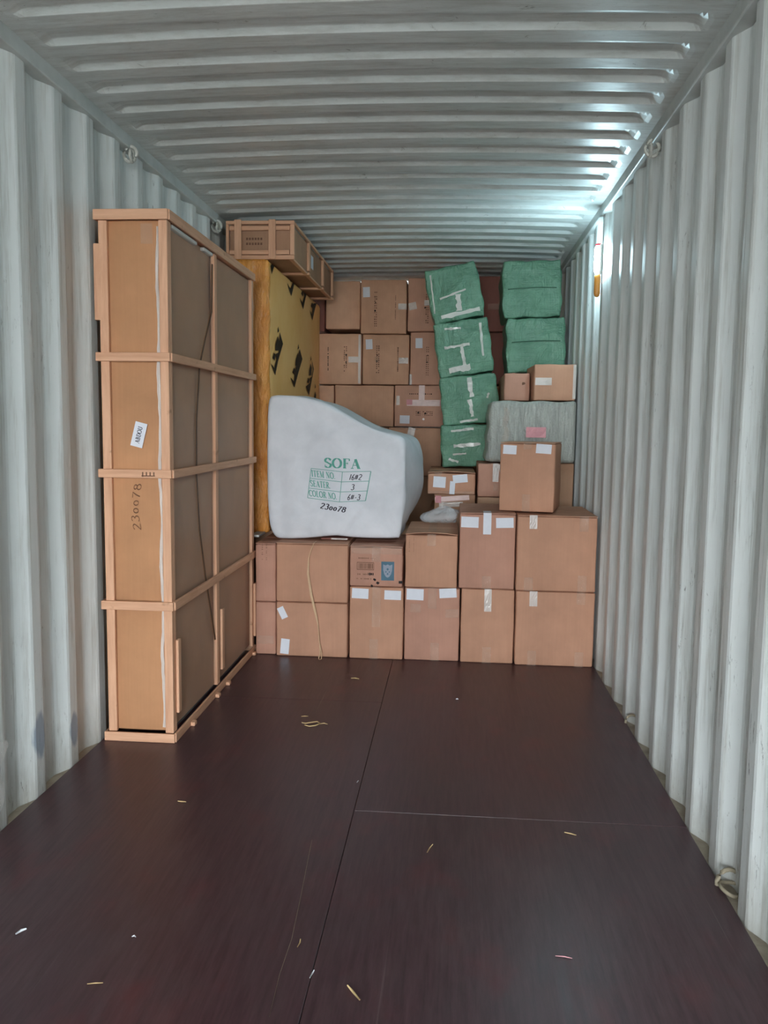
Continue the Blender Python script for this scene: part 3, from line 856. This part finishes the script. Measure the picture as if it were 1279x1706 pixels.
# tag with ABDOU and the marker number
fyc = Y0+.010
tagc = (-.988-o.x, fyc-o.y, 1.329)
an = radians(-14)
def tput(a, b): # tag plane, a along text (upwards), b across
    return (tagc[0]+a*sin(-an)-b*cos(an), tagc[1], tagc[2]+a*cos(an)-b*sin(-an)*-1)
mb = MB()
mb.quad(*[tput(a, b) for a, b in ((-.052,.026),(-.052,-.026),(.052,-.026),(.052,.026))])
tg = mb.build('paper_label', MT['paper'], cr, solid=.001); tg['label'] = 'white slip reading ABDOU'
mb = MB()
write(mb, 'ABDOU', lambda a, b: (lambda q: (q[0], q[1]-.0015, q[2]))(tput(a-.036, b-.009)), .018, .071, True, .22, .09)
mb.build('lettering', MT['pen'], tg)
mb = MB()
write(mb, '230078', lambda a, b: (-.985-.012*sin(a*18)-b-o.x, Y0+.0125-o.y, .925+a), .034, .205, False, pen=.085, track=.14)
mb.build('marker_number', MT['brownpen'], cr)
mb = MB()
for k in range(4):
    x = X1-.115+.016*k-o.x
    mb.box(x, x+.005, Y0-.0168-o.y, Y0-.016-o.y, 1.154+.002*k, 1.174)
mb.box(X1-.118-o.x, X1-.06-o.x, Y0-.0168-o.y, Y0-.016-o.y, 1.156, 1.160)
mb.build('stamp_mark', MT['softink'], cr)
for z, w_ in ((2.15, .05),):
    mb = MB(); mb.quad(*[(X1-.09+sx*w_/2-o.x, Y0+.0125-o.y, z+sz*.04) for sx, sz in ((-1,-1),(1,-1),(1,1),(-1,1))])
    mb.build('tape', MT['tape'], cr)

# ------------------------------------------------------------------ orange wrapped foam slab
ys = empty('wrapped_slab', (-.99, 6.15, .686), 'tall slab in one plastic wrap, toned orange on its lit end and ochre on its side, with black diamond prints', 'wrapped slab')
o = ys.location
mb = MB()
def ydisp(p, U, ext):
    d = [0,0,0]
    if ext[0] and U[0] > 0: d[0] = .007*sin(4*U[1]+2*U[2])*(1-U[2]**2)
    return d
mb.gridbox(-1.150-o.x, -.830-o.x, 5.215-o.y, 7.24-o.y, .002, 1.704, .03, 14, ydisp)
mb.build('side_wrap', MT['ochre'], ys, smooth=True)
mb = MB()
r = random.Random(3)
def odisp(p, U, ext):
    d = [0,0,0]
    if ext[1] and U[1] < 0: d[1] = -.014*(1-U[0]**2) + .014*mnoise.noise(Vector((p[0]*16+p[2]*9, 3.1, p[2]*14-p[0]*12)))
    if ext[0]: d[0] = .004*sin(23*U[2]+3*U[1])*(1 if U[0] > 0 else -1)
    return d
mb.gridbox(-1.154-o.x, -.824-o.x, 5.180-o.y, 5.240-o.y, .002, 1.699, .022, 40, odisp)
mb.build('end_wrap', MT['orange'], ys, smooth=True)
DP = [[(0.123,0.132),(0.23,0.066),(0.064,-0.062),(-0.042,-0.16),(-0.185,-0.093),(-0.071,-0.116),(0.008,-0.056),(-0.017,-0.022),(0.11,-0.001),(0.176,0.058)],
      [(0.059,0.099),(0.11,0.068),(0.085,0.008),(-0.029,-0.002),(-0.016,0.04)],
      [(-0.066,-0.018),(-0.017,-0.032),(-0.054,-0.068),(-0.126,-0.056)],
      [(0.072,0.163),(0.097,0.135),(0.046,0.119),(0.064,0.147)]]
def clip(poly, zmax):
    out = []
    for a, b in zip(poly, poly[1:]+poly[:1]):
        if a[1] <= zmax: out.append(a)
        if (a[1] <= zmax) != (b[1] <= zmax):
            t = (zmax-a[1])/(b[1]-a[1]); out.append((a[0]+(b[0]-a[0])*t, zmax))
    return out
def sideX(y, z):
    U1 = 2*(y-5.215)/2.025-1; U2 = 2*(z-.688)/1.702-1
    return -.830+.007*sin(4*U1+2*U2)*(1-U2*U2)
import bmesh
def emboss(polys, mat, name, parent, conv):
    bm = bmesh.new()
    for pz in polys:
        if len(pz) < 3: continue
        vs_ = [bm.verts.new(conv(a, b)) for a, b in pz]
        bm.faces.new(vs_)
    bmesh.ops.triangulate(bm, faces=bm.faces[:])
    me = bpy.data.meshes.new(name); bm.to_mesh(me); bm.free()
    me.materials.append(mat)
    ob = bpy.data.objects.new(name, me); COL.objects.link(ob); ob.parent = parent
    return ob
for cy, cz in ((5.43,1.85),(6.10,1.80),(6.66,1.76),(5.33,2.47),(5.96,2.43),(6.42,2.40),(6.86,2.37),(5.60,1.24),(6.90,1.55)):
    polys = [clip([(cy+a, cz+b) for a, b in q], 2.372) for q in DP]
    polys = [[(max(5.245, min(7.06, a)), b) for a, b in q] for q in polys]
    emboss(polys, MT['blacktick'], 'diamond_print', ys, lambda a, b: (sideX(a, b)+.0045-o.x, a-o.y, b-o.z))
mb = MB(); mb.box(-.90-o.x, -.845-o.x, 5.0-o.y, 5.17-o.y, .0, .014, .003)
mb.build('wrap_tail', MT['foam'], ys)

# ------------------------------------------------------------------ long slatted crate lying on the slab
lc = empty('slatted_crate', (-.893, 6.1, 2.394), 'long slatted pine crate lying on top of the orange slab under the roof', 'crate')
o = lc.location
LX0, LX1, LZ0, LZ1 = -1.108, -.678, 2.394, 2.628
mb = MB(); mb.gridbox(LX0+.018-o.x, LX1-.018-o.x, 5.272-o.y, 6.94-o.y, .018, .214, .006, 6, None)
mb.build('carton_body', MT['card3'], lc, smooth=True)
for i, y in enumerate((5.25, 5.80, 6.42, 6.92)):
    w_ = .022 if i == 0 else .05
    slat(lc, 'cross_slat', 'wx', LX0, LX1, y, y+w_, LZ0, LZ0+.016 if i else LZ0+.026)
    slat(lc, 'cross_slat', 'wx', LX0, LX1, y, y+w_, LZ1-.022, LZ1)
    slat(lc, 'post', 'wz', LX1-.018 if i else LX1-.026, LX1, y, y+w_, LZ0+.0265, LZ1-.0225)
    slat(lc, 'post', 'wz', LX0, LX0+.018, y, y+w_, LZ0+.0265, LZ1-.0225)
for x in (-1.030, -.815):
    slat(lc, 'front_slat', 'wz', x-.022, x+.022, 5.236, 5.249, LZ0-.001, LZ1+.004)
for z in (LZ0+.030, LZ1-.058):
    slat(lc, 'front_slat', 'wx', LX0+.02, LX1-.03, 5.252, 5.270, z, z+.026)
slat(lc, 'side_rail', 'wy', LX1-.017, LX1-.001, 5.273, 6.92, LZ1-.018, LZ1-.001)
slat(lc, 'side_rail', 'wy', LX1-.04, LX1-.012, 5.273, 6.92, LZ0+.003, LZ0+.016)
mb = MB(); mb.quad(*[(LX1-.0165-o.x, y-o.y, z-o.z) for y, z in ((5.96, 2.47),(6.06, 2.47),(6.06, 2.56),(5.96, 2.56))]); mb.build('paper_label', MT['paper'], lc)
mb = MB()
for i in range(2):
    for k in range(6):
        x = -.985+.018*k; z = 2.485+.03*i
        mb.quad(*[(x+a-o.x, 5.2705-o.y, z+b-o.z) for a, b in ((0,0),(.012,0),(.012,.014),(0,.014))])
mb.build('printing', MT['softink'], lc)

# ------------------------------------------------------------------ sofa bundle
SOL = [(-.772,1.525),(-.740,1.548),(-.674,1.553),(-.582,1.546),(-.454,1.511),(-.338,1.457),(-.235,1.404),(-.133,1.357),(-.026,1.325),(.017,1.306),(.042,1.270),(.052,1.160),(.050,1.000),(.040,.840),(.026,.722),(.0,.706),(-.10,.702),(-.20,.702),(-.288,.706),(-.357,.712),(-.43,.706),(-.492,.698),(-.580,.690),(-.674,.686),(-.735,.697),(-.771,.770),(-.784,.92),(-.787,1.11),(-.786,1.30),(-.783,1.44)]
def smooth_loop(P, n):
    # Catmull-Rom resampling of a closed loop
    out = []
    L = len(P)
    for i in range(L):
        p0, p1, p2, p3 = P[i-1], P[i], P[(i+1)%L], P[(i+2)%L]
        for k in range(n):
            t = k/n
            out.append(tuple(.5*((2*p1[a]) + (-p0[a]+p2[a])*t + (2*p0[a]-5*p1[a]+4*p2[a]-p3[a])*t*t + (-p0[a]+3*p1[a]-3*p2[a]+p3[a])*t**3) for a in (0,1)))
    return out
loop = smooth_loop(SOL, 5)
SCX, SCZ = -.36, 1.05
def ridge(x, z, ax, az, bx, bz, wd):
    dx, dz = bx-ax, bz-az; L2 = dx*dx+dz*dz
    t = max(0, min(1, ((x-ax)*dx+(z-az)*dz)/L2))
    d = math.hypot(x-ax-t*dx, z-az-t*dz)
    return math.exp(-(d/wd)**2)*sin(pi*(.15+.7*t))
def sofa_front(x, z):
    y = 4.955
    y -= .010*ridge(x, z, -.335, .72, -.155, .98, .016)
    y += .008*ridge(x, z, -.30, .72, -.125, .97, .014)
    y -= .007*ridge(x, z, -.26, .72, -.20, .90, .013)
    y -= .006*ridge(x, z, -.10, .72, -.085, 1.15, .016)
    y += .006*ridge(x, z, -.045, .74, -.03, 1.28, .016)
    y -= .006*ridge(x, z, -.62, .72, -.60, 1.30, .03)
    y += .006*ridge(x, z, -.70, .74, -.69, 1.35, .025)
    y -= .008*ridge(x, z, -.50, 1.36, -.30, 1.22, .04)
    y += .010*ridge(x, z, -.55, 1.45, -.20, 1.33, .05)
    y -= .006*ridge(x, z, -.66, .80, -.40, .74, .03)
    y += .004*sin(9*x+3*z)*cos(6*z-2*x)
    y -= .02*(1-((x+.37)/.42)**2)*(1-((z-1.1)/.5)**2)
    return y
sb = empty('sofa_bundle', (-.36, 5.45, .684), 'white wrapped sofa bundle printed SOFA, lying on the front cartons', 'sofa')
o = sb.location
mb = MB()
rings = [0.0] + [i/22 for i in range(1, 22)] + [.975, .990]
L = len(loop)
mb.v.append((SCX-o.x, sofa_front(SCX, SCZ)-o.y, SCZ-o.z))
for s_ in rings[1:]:
    for (x, z) in loop:
        a, b = SCX+(x-SCX)*s_, SCZ+(z-SCZ)*s_
        e = max(0, (s_-.95)/.04)
        mb.v.append((a-o.x, sofa_front(a, b)+.010*e*e-o.y, b-o.z))
side = [(4.976, .998, 0), (4.99, 1.0, .0), (5.03, 1.003, .010), (5.12, 1.003, .03), (5.25, 1.0, .055), (5.40, 1.0, .078), (5.55, 1.0, .088), (5.70, .99, .080), (5.85, .98, .06), (5.95, .95, .03), (6.0, .88, 0), (6.01, .5, 0), (6.012, .02, 0)]
for (yy, s_, bx) in side:
    for i, (x, z) in enumerate(loop):
        a, b = SCX+(x-SCX)*s_, SCZ+(z-SCZ)*s_
        t = max(0, min(1, (x+.10)/.15)); t = t*t*(3-2*t)
        bulge = bx*t*max(0, sin(pi*max(0, min(1, (z-.76)/.62))))**.7
        wob = .006*sin(17*b+11*yy)*t
        top = .006*sin(14*a+9*yy) if z > 1.25 else 0
        zz = max(b+top, .686)
        mb.v.append((a+bulge+wob-o.x, yy-o.y, zz-o.z))
nr = len(rings)-1+len(side)
for i in range(L): mb.f.append((0, 1+i, 1+(i+1)%L))
for q in range(nr-1):
    for i in range(L):
        a, b = 1+q*L+i, 1+q*L+(i+1)%L
        mb.f.append((a, a+L, b+L, b))
mb.f.append(tuple(1+(nr-1)*L+i for i in range(L)))
mb.build('cover', MT['sofa'], sb, smooth=True)
bmx = None
def sput(x, z, off=.004): return (x-o.x, sofa_front(x, z)-off-o.y, z-o.z)
mb = MB()
write(mb, 'SOFA', lambda a, b: sput(-.433+a, 1.125-.02*a+b), .055, .218, True, .24, .07)
mb.build('lettering', MT['greenink'], sb)
# the printed form, sagging a little at its middle rule
TLp, TMp, TRp = (-.512,1.118), (-.324,1.100), (-.155,1.106)
BLp, BMp, BRp = (-.533,.941), (-.341,.920), (-.185,.930)
def lerp(a, b, t): return (a[0]+(b[0]-a[0])*t, a[1]+(b[1]-a[1])*t)
mb = MB()
def line(a, b, wd):
    stroke(mb, [a, b], lambda dx, dy: wd, lambda x, z: sput(x, z, .0045), .02)
for t in (0, 1/3, 2/3, 1):
    l_, m_, r_ = lerp(TLp, BLp, t), lerp(TMp, BMp, t), lerp(TRp, BRp, t)
    line(l_, m_, .0035); line(m_, r_, .0035)
line(TLp, BLp, .004); line(TMp, BMp, .004); line(TRp, BRp, .0055)
mb.build('form_rules', MT['greenline'], sb)
for i, tx in enumerate(('ITEM NO.', 'SEATER.', 'COLOR NO.')):
    l_ = lerp(TLp, BLp, (i+.80)/3); m_ = lerp(TMp, BMp, (i+.80)/3)
    wd = (.145, .125, .170)[i]
    sl = (m_[1]-l_[1])/(m_[0]-l_[0])
    mb = MB()
    write(mb, tx, lambda a, b: sput(l_[0]+.009+a-b*.1, l_[1]+sl*a+b), .036, wd, True, .22, .075)
    mb.build('lettering', MT['greenink'], sb)
for i, (tx, xo, wd) in enumerate((('16#2', .045, .075), ('3', .060, .022), ('6#-3', .045, .078))):
    m_ = lerp(TMp, BMp, (i+.78)/3)
    mb = MB()
    write(mb, tx, lambda a, b: sput(m_[0]+xo+a+b*.2, m_[1]+b), .034, wd, False, pen=.13, track=.1)
    mb.build('handwriting', MT['pen'], sb)
mb = MB()
write(mb, '230078', lambda a, b: sput(-.458+a+b*.35, .880-.15*a+b), .032, .155, False, pen=.16, track=.12)
mb.build('handwriting', MT['pen'], sb)

# flat red-brown package squeezed under the sofa
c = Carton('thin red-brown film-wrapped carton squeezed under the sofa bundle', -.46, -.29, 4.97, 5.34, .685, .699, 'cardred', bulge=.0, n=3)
mb = MB(); mb.quad((-.02,-.187,.003),(.08,-.187,.003),(.08,-.187,.012),(-.02,-.187,.012)); mb.build('film', MT['tapeglint'], c.root)

# ------------------------------------------------------------------ green sacks
def sack(label, cx, y0, zc, wd, dp, h, ang, seed, seam=None, tapes=(), rz=0.0):
    r = random.Random(seed); ph = [r.uniform(0, 6.28) for _ in range(6)]
    root = empty('green_sack', (cx, y0+dp/2, zc-h/2), label, 'sack', 'green wrapped sacks at the back', (0, radians(-ang), rz))
    def fd(U, V): return .008*(1-U*U)*(1-V*V)+.004*sin(4*U+ph[0])*cos(5*V+ph[1])
    def disp(p, U, ext):
        d = [0,0,0]
        if ext[1] and U[1] < 0: d[1] = -fd(U[0], U[2])
        if ext[0]: d[0] = (1 if U[0] > 0 else -1)*(.008*(1-U[2]**2)+.004*sin(7*U[2]+ph[2]))
        if ext[2]: d[2] = (1 if U[2] > 0 else -1)*.003*sin(6*U[0]+ph[3])
        q = Vector((p[0]*13+seed*5, p[1]*13, p[2]*13))
        k = abs(mnoise.noise(q))*.010 - .004
        for a in range(3):
            if ext[a]: d[a] += (1 if U[a] > 0 else -1)*k
        return d
    mb = MB(); mb.gridbox(-wd/2, wd/2, -dp/2, dp/2, 0, h, .012, 26, disp)
    mb.build('woven_sack', MT['green'], root, smooth=True)
    def P(u, v, off=.003):
        U, V = 2*u-1, 2*v-1
        U2 = max(-1, min(1, U)); V2 = max(-1, min(1, V))
        return ((u-.5)*wd, -dp/2-fd(U2, V2)-off, v*h)
    if seam:
        mb = MB(); n = 12
        for i in range(n+1):
            u = .08+.84*i/n
            v = seam+.02*sin(3*u)
            mb.v += [P(u, v-.009, .007), P(u, v+.009, .007)]
        for i in range(n): mb.f.append((2*i, 2*i+2, 2*i+3, 2*i+1))
        mb.build('fold_seam', MT['greenseam'], root)
    for (u0, v0, u1, v1, tw) in tapes:
        mb = MB(); n = 8
        L_ = math.hypot((u1-u0)*wd, (v1-v0)*h); nx, nz = -(v1-v0)*h/L_*tw/2/wd, (u1-u0)*wd/L_*tw/2/h
        for i in range(n+1):
            t = i/n; u, v = u0+(u1-u0)*t, v0+(v1-v0)*t
            j = r.uniform(-.004, .004)
            g1, g2 = r.uniform(.45, 1.15), r.uniform(.45, 1.15)
            mb.v += [P(u+nx*g1, v+nz*g1, .008+.004*r.random()), P(u-nx*g2, v-nz*g2, .008+.004*r.random())]
        for i in range(n): mb.f.append((2*i, 2*i+1, 2*i+3, 2*i+2))
        mb.build('tape', MT['tapeglint'], root)
    return root, P
sack('topmost leaning green sack, tilted up to the roof', .357, 6.40, 2.370, .385, .42, .405, 12, 1, None,
     ((.16,.10,.92,.13,.035), (.52,.16,.56,.46,.045), (.2,.44,.72,.52,.018), (.05,.2,.10,.9,.014)))
sack('second leaning green sack from the roof, with a cross of shiny tape', .421, 6.36, 1.962, .402, .42, .405, 9, 2, None,
     ((.18,.12,.58,.14,.05), (.48,.16,.46,.52,.03), (.15,.54,.62,.55,.025), (.2,.88,.5,.86,.022), (.86,.9,.84,.3,.022)))
sack('third leaning green sack from the roof, with a vertical tape strip', .460, 6.32, 1.576, .412, .40, .362, 6, 3, None,
     ((.52,.95,.55,.55,.04), (.5,.5,.54,.15,.03), (.3,.06,.62,.08,.02), (.82,.5,.86,.6,.02)))
sack('lowest leaning green sack, half behind the grey package', .452, 6.29, 1.234, .400, .40, .312, 3, 4, None,
     ((.22,.5,.72,.53,.028), (.18,.86,.6,.9,.02), (.12,.2,.3,.12,.02), (.2,.3,.45,.32,.014)))
sack('upper green sack of the right column, just under the roof', .893, 6.40, 2.394, .424, .45, .416, 2, 5, .50)
sack('lower green sack of the right column, above the small cartons', .930, 6.36, 1.979, .424, .45, .400, 2, 6, .56)

# ------------------------------------------------------------------ grey bubble-wrapped package
gp = empty('wrapped_package', (.862, 6.0, 1.138), 'grey bubble-wrapped package with a pink sticker by the right wall', 'package')
mb = MB()
def gdisp(p, U, ext):
    d = [0,0,0]
    if ext[1] and U[1] < 0: d[1] = .006*sin(19*U[0]+2*sin(3*U[2]))*(1-abs(U[0])**6)
    if ext[0] and U[0] < 0: d[0] = -.02*(1-U[2])*.5 + .006*sin(9*U[2])
    if ext[2]: d[2] = .004*sin(8*U[0])*(1 if U[2] > 0 else 0)
    return d
mb.gridbox(-.290, .288, -.25, .25, 0, .414, .02, 18, gdisp)
mb.build('bubble_wrap', MT['grey'], gp, smooth=True)
mb = MB()
for i in range(7):
    for k in range(4):
        mb.v.append((-.045+.133*i/6, -.262-.003*rnd.random(), .170+.070*k/3))
for i in range(6):
    for k in range(3): mb.f.append((i*4+k, (i+1)*4+k, (i+1)*4+k+1, i*4+k+1))
st_ = mb.build('sticker', MT['pink'], gp, smooth=False); st_['label'] = 'pink sticker'
mb = MB()
for i in range(9):
    x = .10+.012*sin(i); z = .05+.32*i/8
    mb.v += [(-.2+.01*sin(2*i), -.262, z), (-.165+.01*sin(2*i+1), -.262, z)]
for i in range(8): mb.f.append((2*i, 2*i+1, 2*i+3, 2*i+2))
mb.build('tape', MT['tape'], gp)

# ------------------------------------------------------------------ clear plastic bag
def crumple(name, label, cat, c, rx, ry, rz, mat, seed, amp):
    bm = bmesh.new()
    bmesh.ops.create_icosphere(bm, subdivisions=4, radius=1)
    r = random.Random(seed); dirs = [Vector((r.gauss(0,1), r.gauss(0,1), r.gauss(0,1))).normalized() for _ in range(26)]
    for v in bm.verts:
        n = v.co.normalized(); d = 1
        for k, q in enumerate(dirs):
            d += amp*math.exp(-(max(0, 1-n.dot(q))/.10))*(1 if k % 2 else -1.2)
        z = n.z*d*rz + rz*.92
        v.co = Vector((n.x*d*rx, n.y*d*ry, max(.0, z)))
    me = bpy.data.meshes.new(name); bm.to_mesh(me); bm.free(); me.materials.append(MT[mat])
    ob = bpy.data.objects.new(name, me); COL.objects.link(ob); ob.location = c
    return tag(ob, label, cat)
crumple('plastic_bag', 'crumpled clear plastic bag on top of the plain flapped carton', 'plastic bag', (.285, 5.30, .766), .100, .085, .056, 'bagfilm', 5, .30)

# ------------------------------------------------------------------ lamp on the right wall
lp = empty('work_lamp', (1.150, 5.110, 2.145), 'glowing white lamp with an orange handle hung high on the right wall', 'lamp')
def capsule(mb, x, y, z0, z1, rx, ry, n=14, tip=.02):
    prof = [(z0, .35), (z0+tip*.35, .8), (z0+tip, 1.0), ((z0+z1)/2, 1.0), (z1-tip, 1.0), (z1-tip*.35, .8), (z1, .35)]
    base = len(mb.v)
    for z, s_ in prof:
        for k in range(n): mb.v.append((x+rx*s_*cos(2*pi*k/n), y+ry*s_*sin(2*pi*k/n), z))
    for i in range(len(prof)-1):
        for k in range(n):
            k2 = (k+1) % n
            mb.f.append((base+i*n+k, base+i*n+k2, base+(i+1)*n+k2, base+(i+1)*n+k))
    mb.f.append(tuple(base+n-1-k for k in range(n))); mb.f.append(tuple(base+(len(prof)-1)*n+k for k in range(n)))
mb = MB(); capsule(mb, 0, 0, 0, .135, .018, .014); mb.build('handle', MT['lampbody'], lp, smooth=True)
mb = MB(); capsule(mb, -.008, 0, .136, .290, .014, .015); mb.build('lens', MT['led'], lp, smooth=True)
mb = MB(); capsule(mb, 0, .002, .291, .308, .018, .015, tip=.006); mb.build('cap', MT['lampcap'], lp, smooth=True)
mb = MB(); mb.box(.007, .0205, -.020, .022, .13, .30, .004); mb.build('light_shield', MT['ringpaint'], lp)  # added shield keeping the lens light off the wall
mb = MB(); mb.box(.021, .0262, -.006, .006, .05, .29, .002); mb.build('bracket', MT['rail'], lp)

# ------------------------------------------------------------------ strap hanging over the front cartons
pts = [(-.470,4.88,.688),(-.474,4.812,.686),(-.490,4.803,.640),(-.502,4.798,.596),(-.505,4.794,.506),(-.485,4.792,.381),(-.456,4.796,.255),(-.445,4.797,.201),(-.434,4.795,.090),(-.430,4.790,.030),(-.436,4.772,.004),(-.428,4.752,.003),(-.418,4.764,.004),(-.420,4.788,.030),(-.436,4.794,.100),(-.440,4.795,.150)]
mb = MB()
sm = []
for i in range(len(pts)-1):
    for t in range(4): sm.append(tuple(pts[i][a]+(pts[i+1][a]-pts[i][a])*t/4 for a in range(3)))
sm.append(pts[-1])
for i, q in enumerate(sm):
    w_ = .0022 + .005*max(0, sin(pi*max(0, min(1, (i/len(sm)-.18)/.3))))
    mb.v += [(q[0]-w_, q[1], q[2]), (q[0]+w_, q[1]-.001, q[2])]
for i in range(len(sm)-1): mb.f.append((2*i, 2*i+1, 2*i+3, 2*i+2))
tag(mb.build('packing_strap', MT['strap'], None, solid=.0012), 'cream packing strap hanging down the front of two stacked cartons', 'strap')

# ------------------------------------------------------------------ plastic strip at the left wall, litter on the floor
mb = MB(); n = 14
for i in range(n+1):
    z = .002+.305*i/n
    for k in range(5):
        mb.v.append((-1.165-.012*sin(k*1.7+i*.8)-.006*rnd.random(), 2.500+.030*k-.035*(1-i/n)*(k/4)+.012*rnd.random(), z))
for i in range(n):
    for k in range(4): mb.f.append((i*5+k, i*5+k+1, (i+1)*5+k+1, (i+1)*5+k))
tag(mb.build('plastic_strip', MT['film'], None, smooth=True), 'strip of clear film standing against the left wall near the doors', 'plastic film')

def bit(name, label, cat, pts, r, mat='straw'):
    r *= .72
    mb = MB(); mb.tube([(x, y, z+r) for x, y, z in pts], [r*.6]+[r]*(len(pts)-2)+[r*.6] if len(pts) > 2 else r, 6)
    return tag(mb.build(name, MT[mat], None, smooth=True), label, cat, 'litter on the floor')
bit('straw_curl', 'curled straw scrap on the floor beyond the middle', 'straw', [(-.345,3.72,0),(-.325,3.705,.002),(-.300,3.715,.004),(-.275,3.735,.002),(-.258,3.715,.001),(-.275,3.680,.003),(-.300,3.665,.004),(-.325,3.685,.001)], .0035)
bit('straw', 'thin straw stem just right of the curled scrap', 'straw', [(-.262,3.71,0),(-.240,3.718,.002),(-.222,3.712,0)], .003)
bit('straw', 'faint straw bit just left behind the curled scrap', 'straw', [(-.362,3.80,0),(-.345,3.803,.001),(-.330,3.806,0)], .003)
bit('wood_splinter', 'large pale splinter at the bottom edge near the centre', 'splinter', [(.096,1.925,0),(.112,1.900,.003),(.132,1.876,0)], .0045)
bit('paper_scrap', 'white scrap at the far left near corner of the floor', 'scrap', [(-.822,2.04,0),(-.812,2.052,.004),(-.806,2.066,0)], .005, 'paper')
bit('wood_splinter', 'small slanted splinter right of the centre joint', 'splinter', [(.272,2.595,0),(.280,2.625,.001),(.289,2.650,0)], .003)
bit('wood_splinter', 'short splinter towards the right wall', 'splinter', [(.737,2.782,0),(.757,2.773,.001),(.775,2.765,0)], .003)
bit('wood_splinter', 'splinter lying close to the front cartons', 'splinter', [(-.200,4.42,0),(-.176,4.42,.002),(-.155,4.415,0)], .004)
bit('paper_scrap', 'tiny white speck right of the joint before the cartons', 'scrap', [(.370,4.136,0),(.376,4.138,.002),(.382,4.136,0)], .005, 'paper')
bit('wood_splinter', 'low splinter at the near right of the floor', 'splinter', [(.625,2.098,0),(.648,2.096,.001),(.668,2.092,0)], .002, 'pink')
bit('wood_splinter', 'splinter in front of the tall slatted crate', 'splinter', [(-.650,2.868,0),(-.636,2.862,.002),(-.618,2.866,0)], .003)
bit('paper_scrap', 'white speck on the left half of the near floor', 'scrap', [(-.508,2.063,0),(-.502,2.066,.002),(-.497,2.063,0)], .003, 'paper')
bit('wood_splinter', 'pale sliver at the bottom left of the floor', 'splinter', [(-.545,1.868,0),(-.526,1.872,.001),(-.508,1.876,0)], .002)
bit('paper_scrap', 'white fleck lying on the centre joint', 'scrap', [(-.016,3.10,0),(-.013,3.108,.002),(-.012,3.118,0)], .003, 'paper')
bit('paper_scrap', 'white fleck on the joint close to the bottom edge', 'scrap', [(-.002,1.945,0),(.002,1.960,.002),(.004,1.975,0)], .003, 'paper')
bit('straw', 'straw bit between the scratch and the centre joint', 'straw', [(-.056,2.065,0),(-.052,2.082,.002),(-.054,2.10,0)], .0025)
bit('straw', 'long pale scratch along the floor at lower left of the joint', 'straw', [(-.073,1.80,0),(-.080,1.95,.001),(-.078,2.10,0),(-.090,2.30,.001),(-.108,2.55,0),(-.114,2.64,0)], .0009, 'rope')  # thin raised thread standing for a scratch in the floor
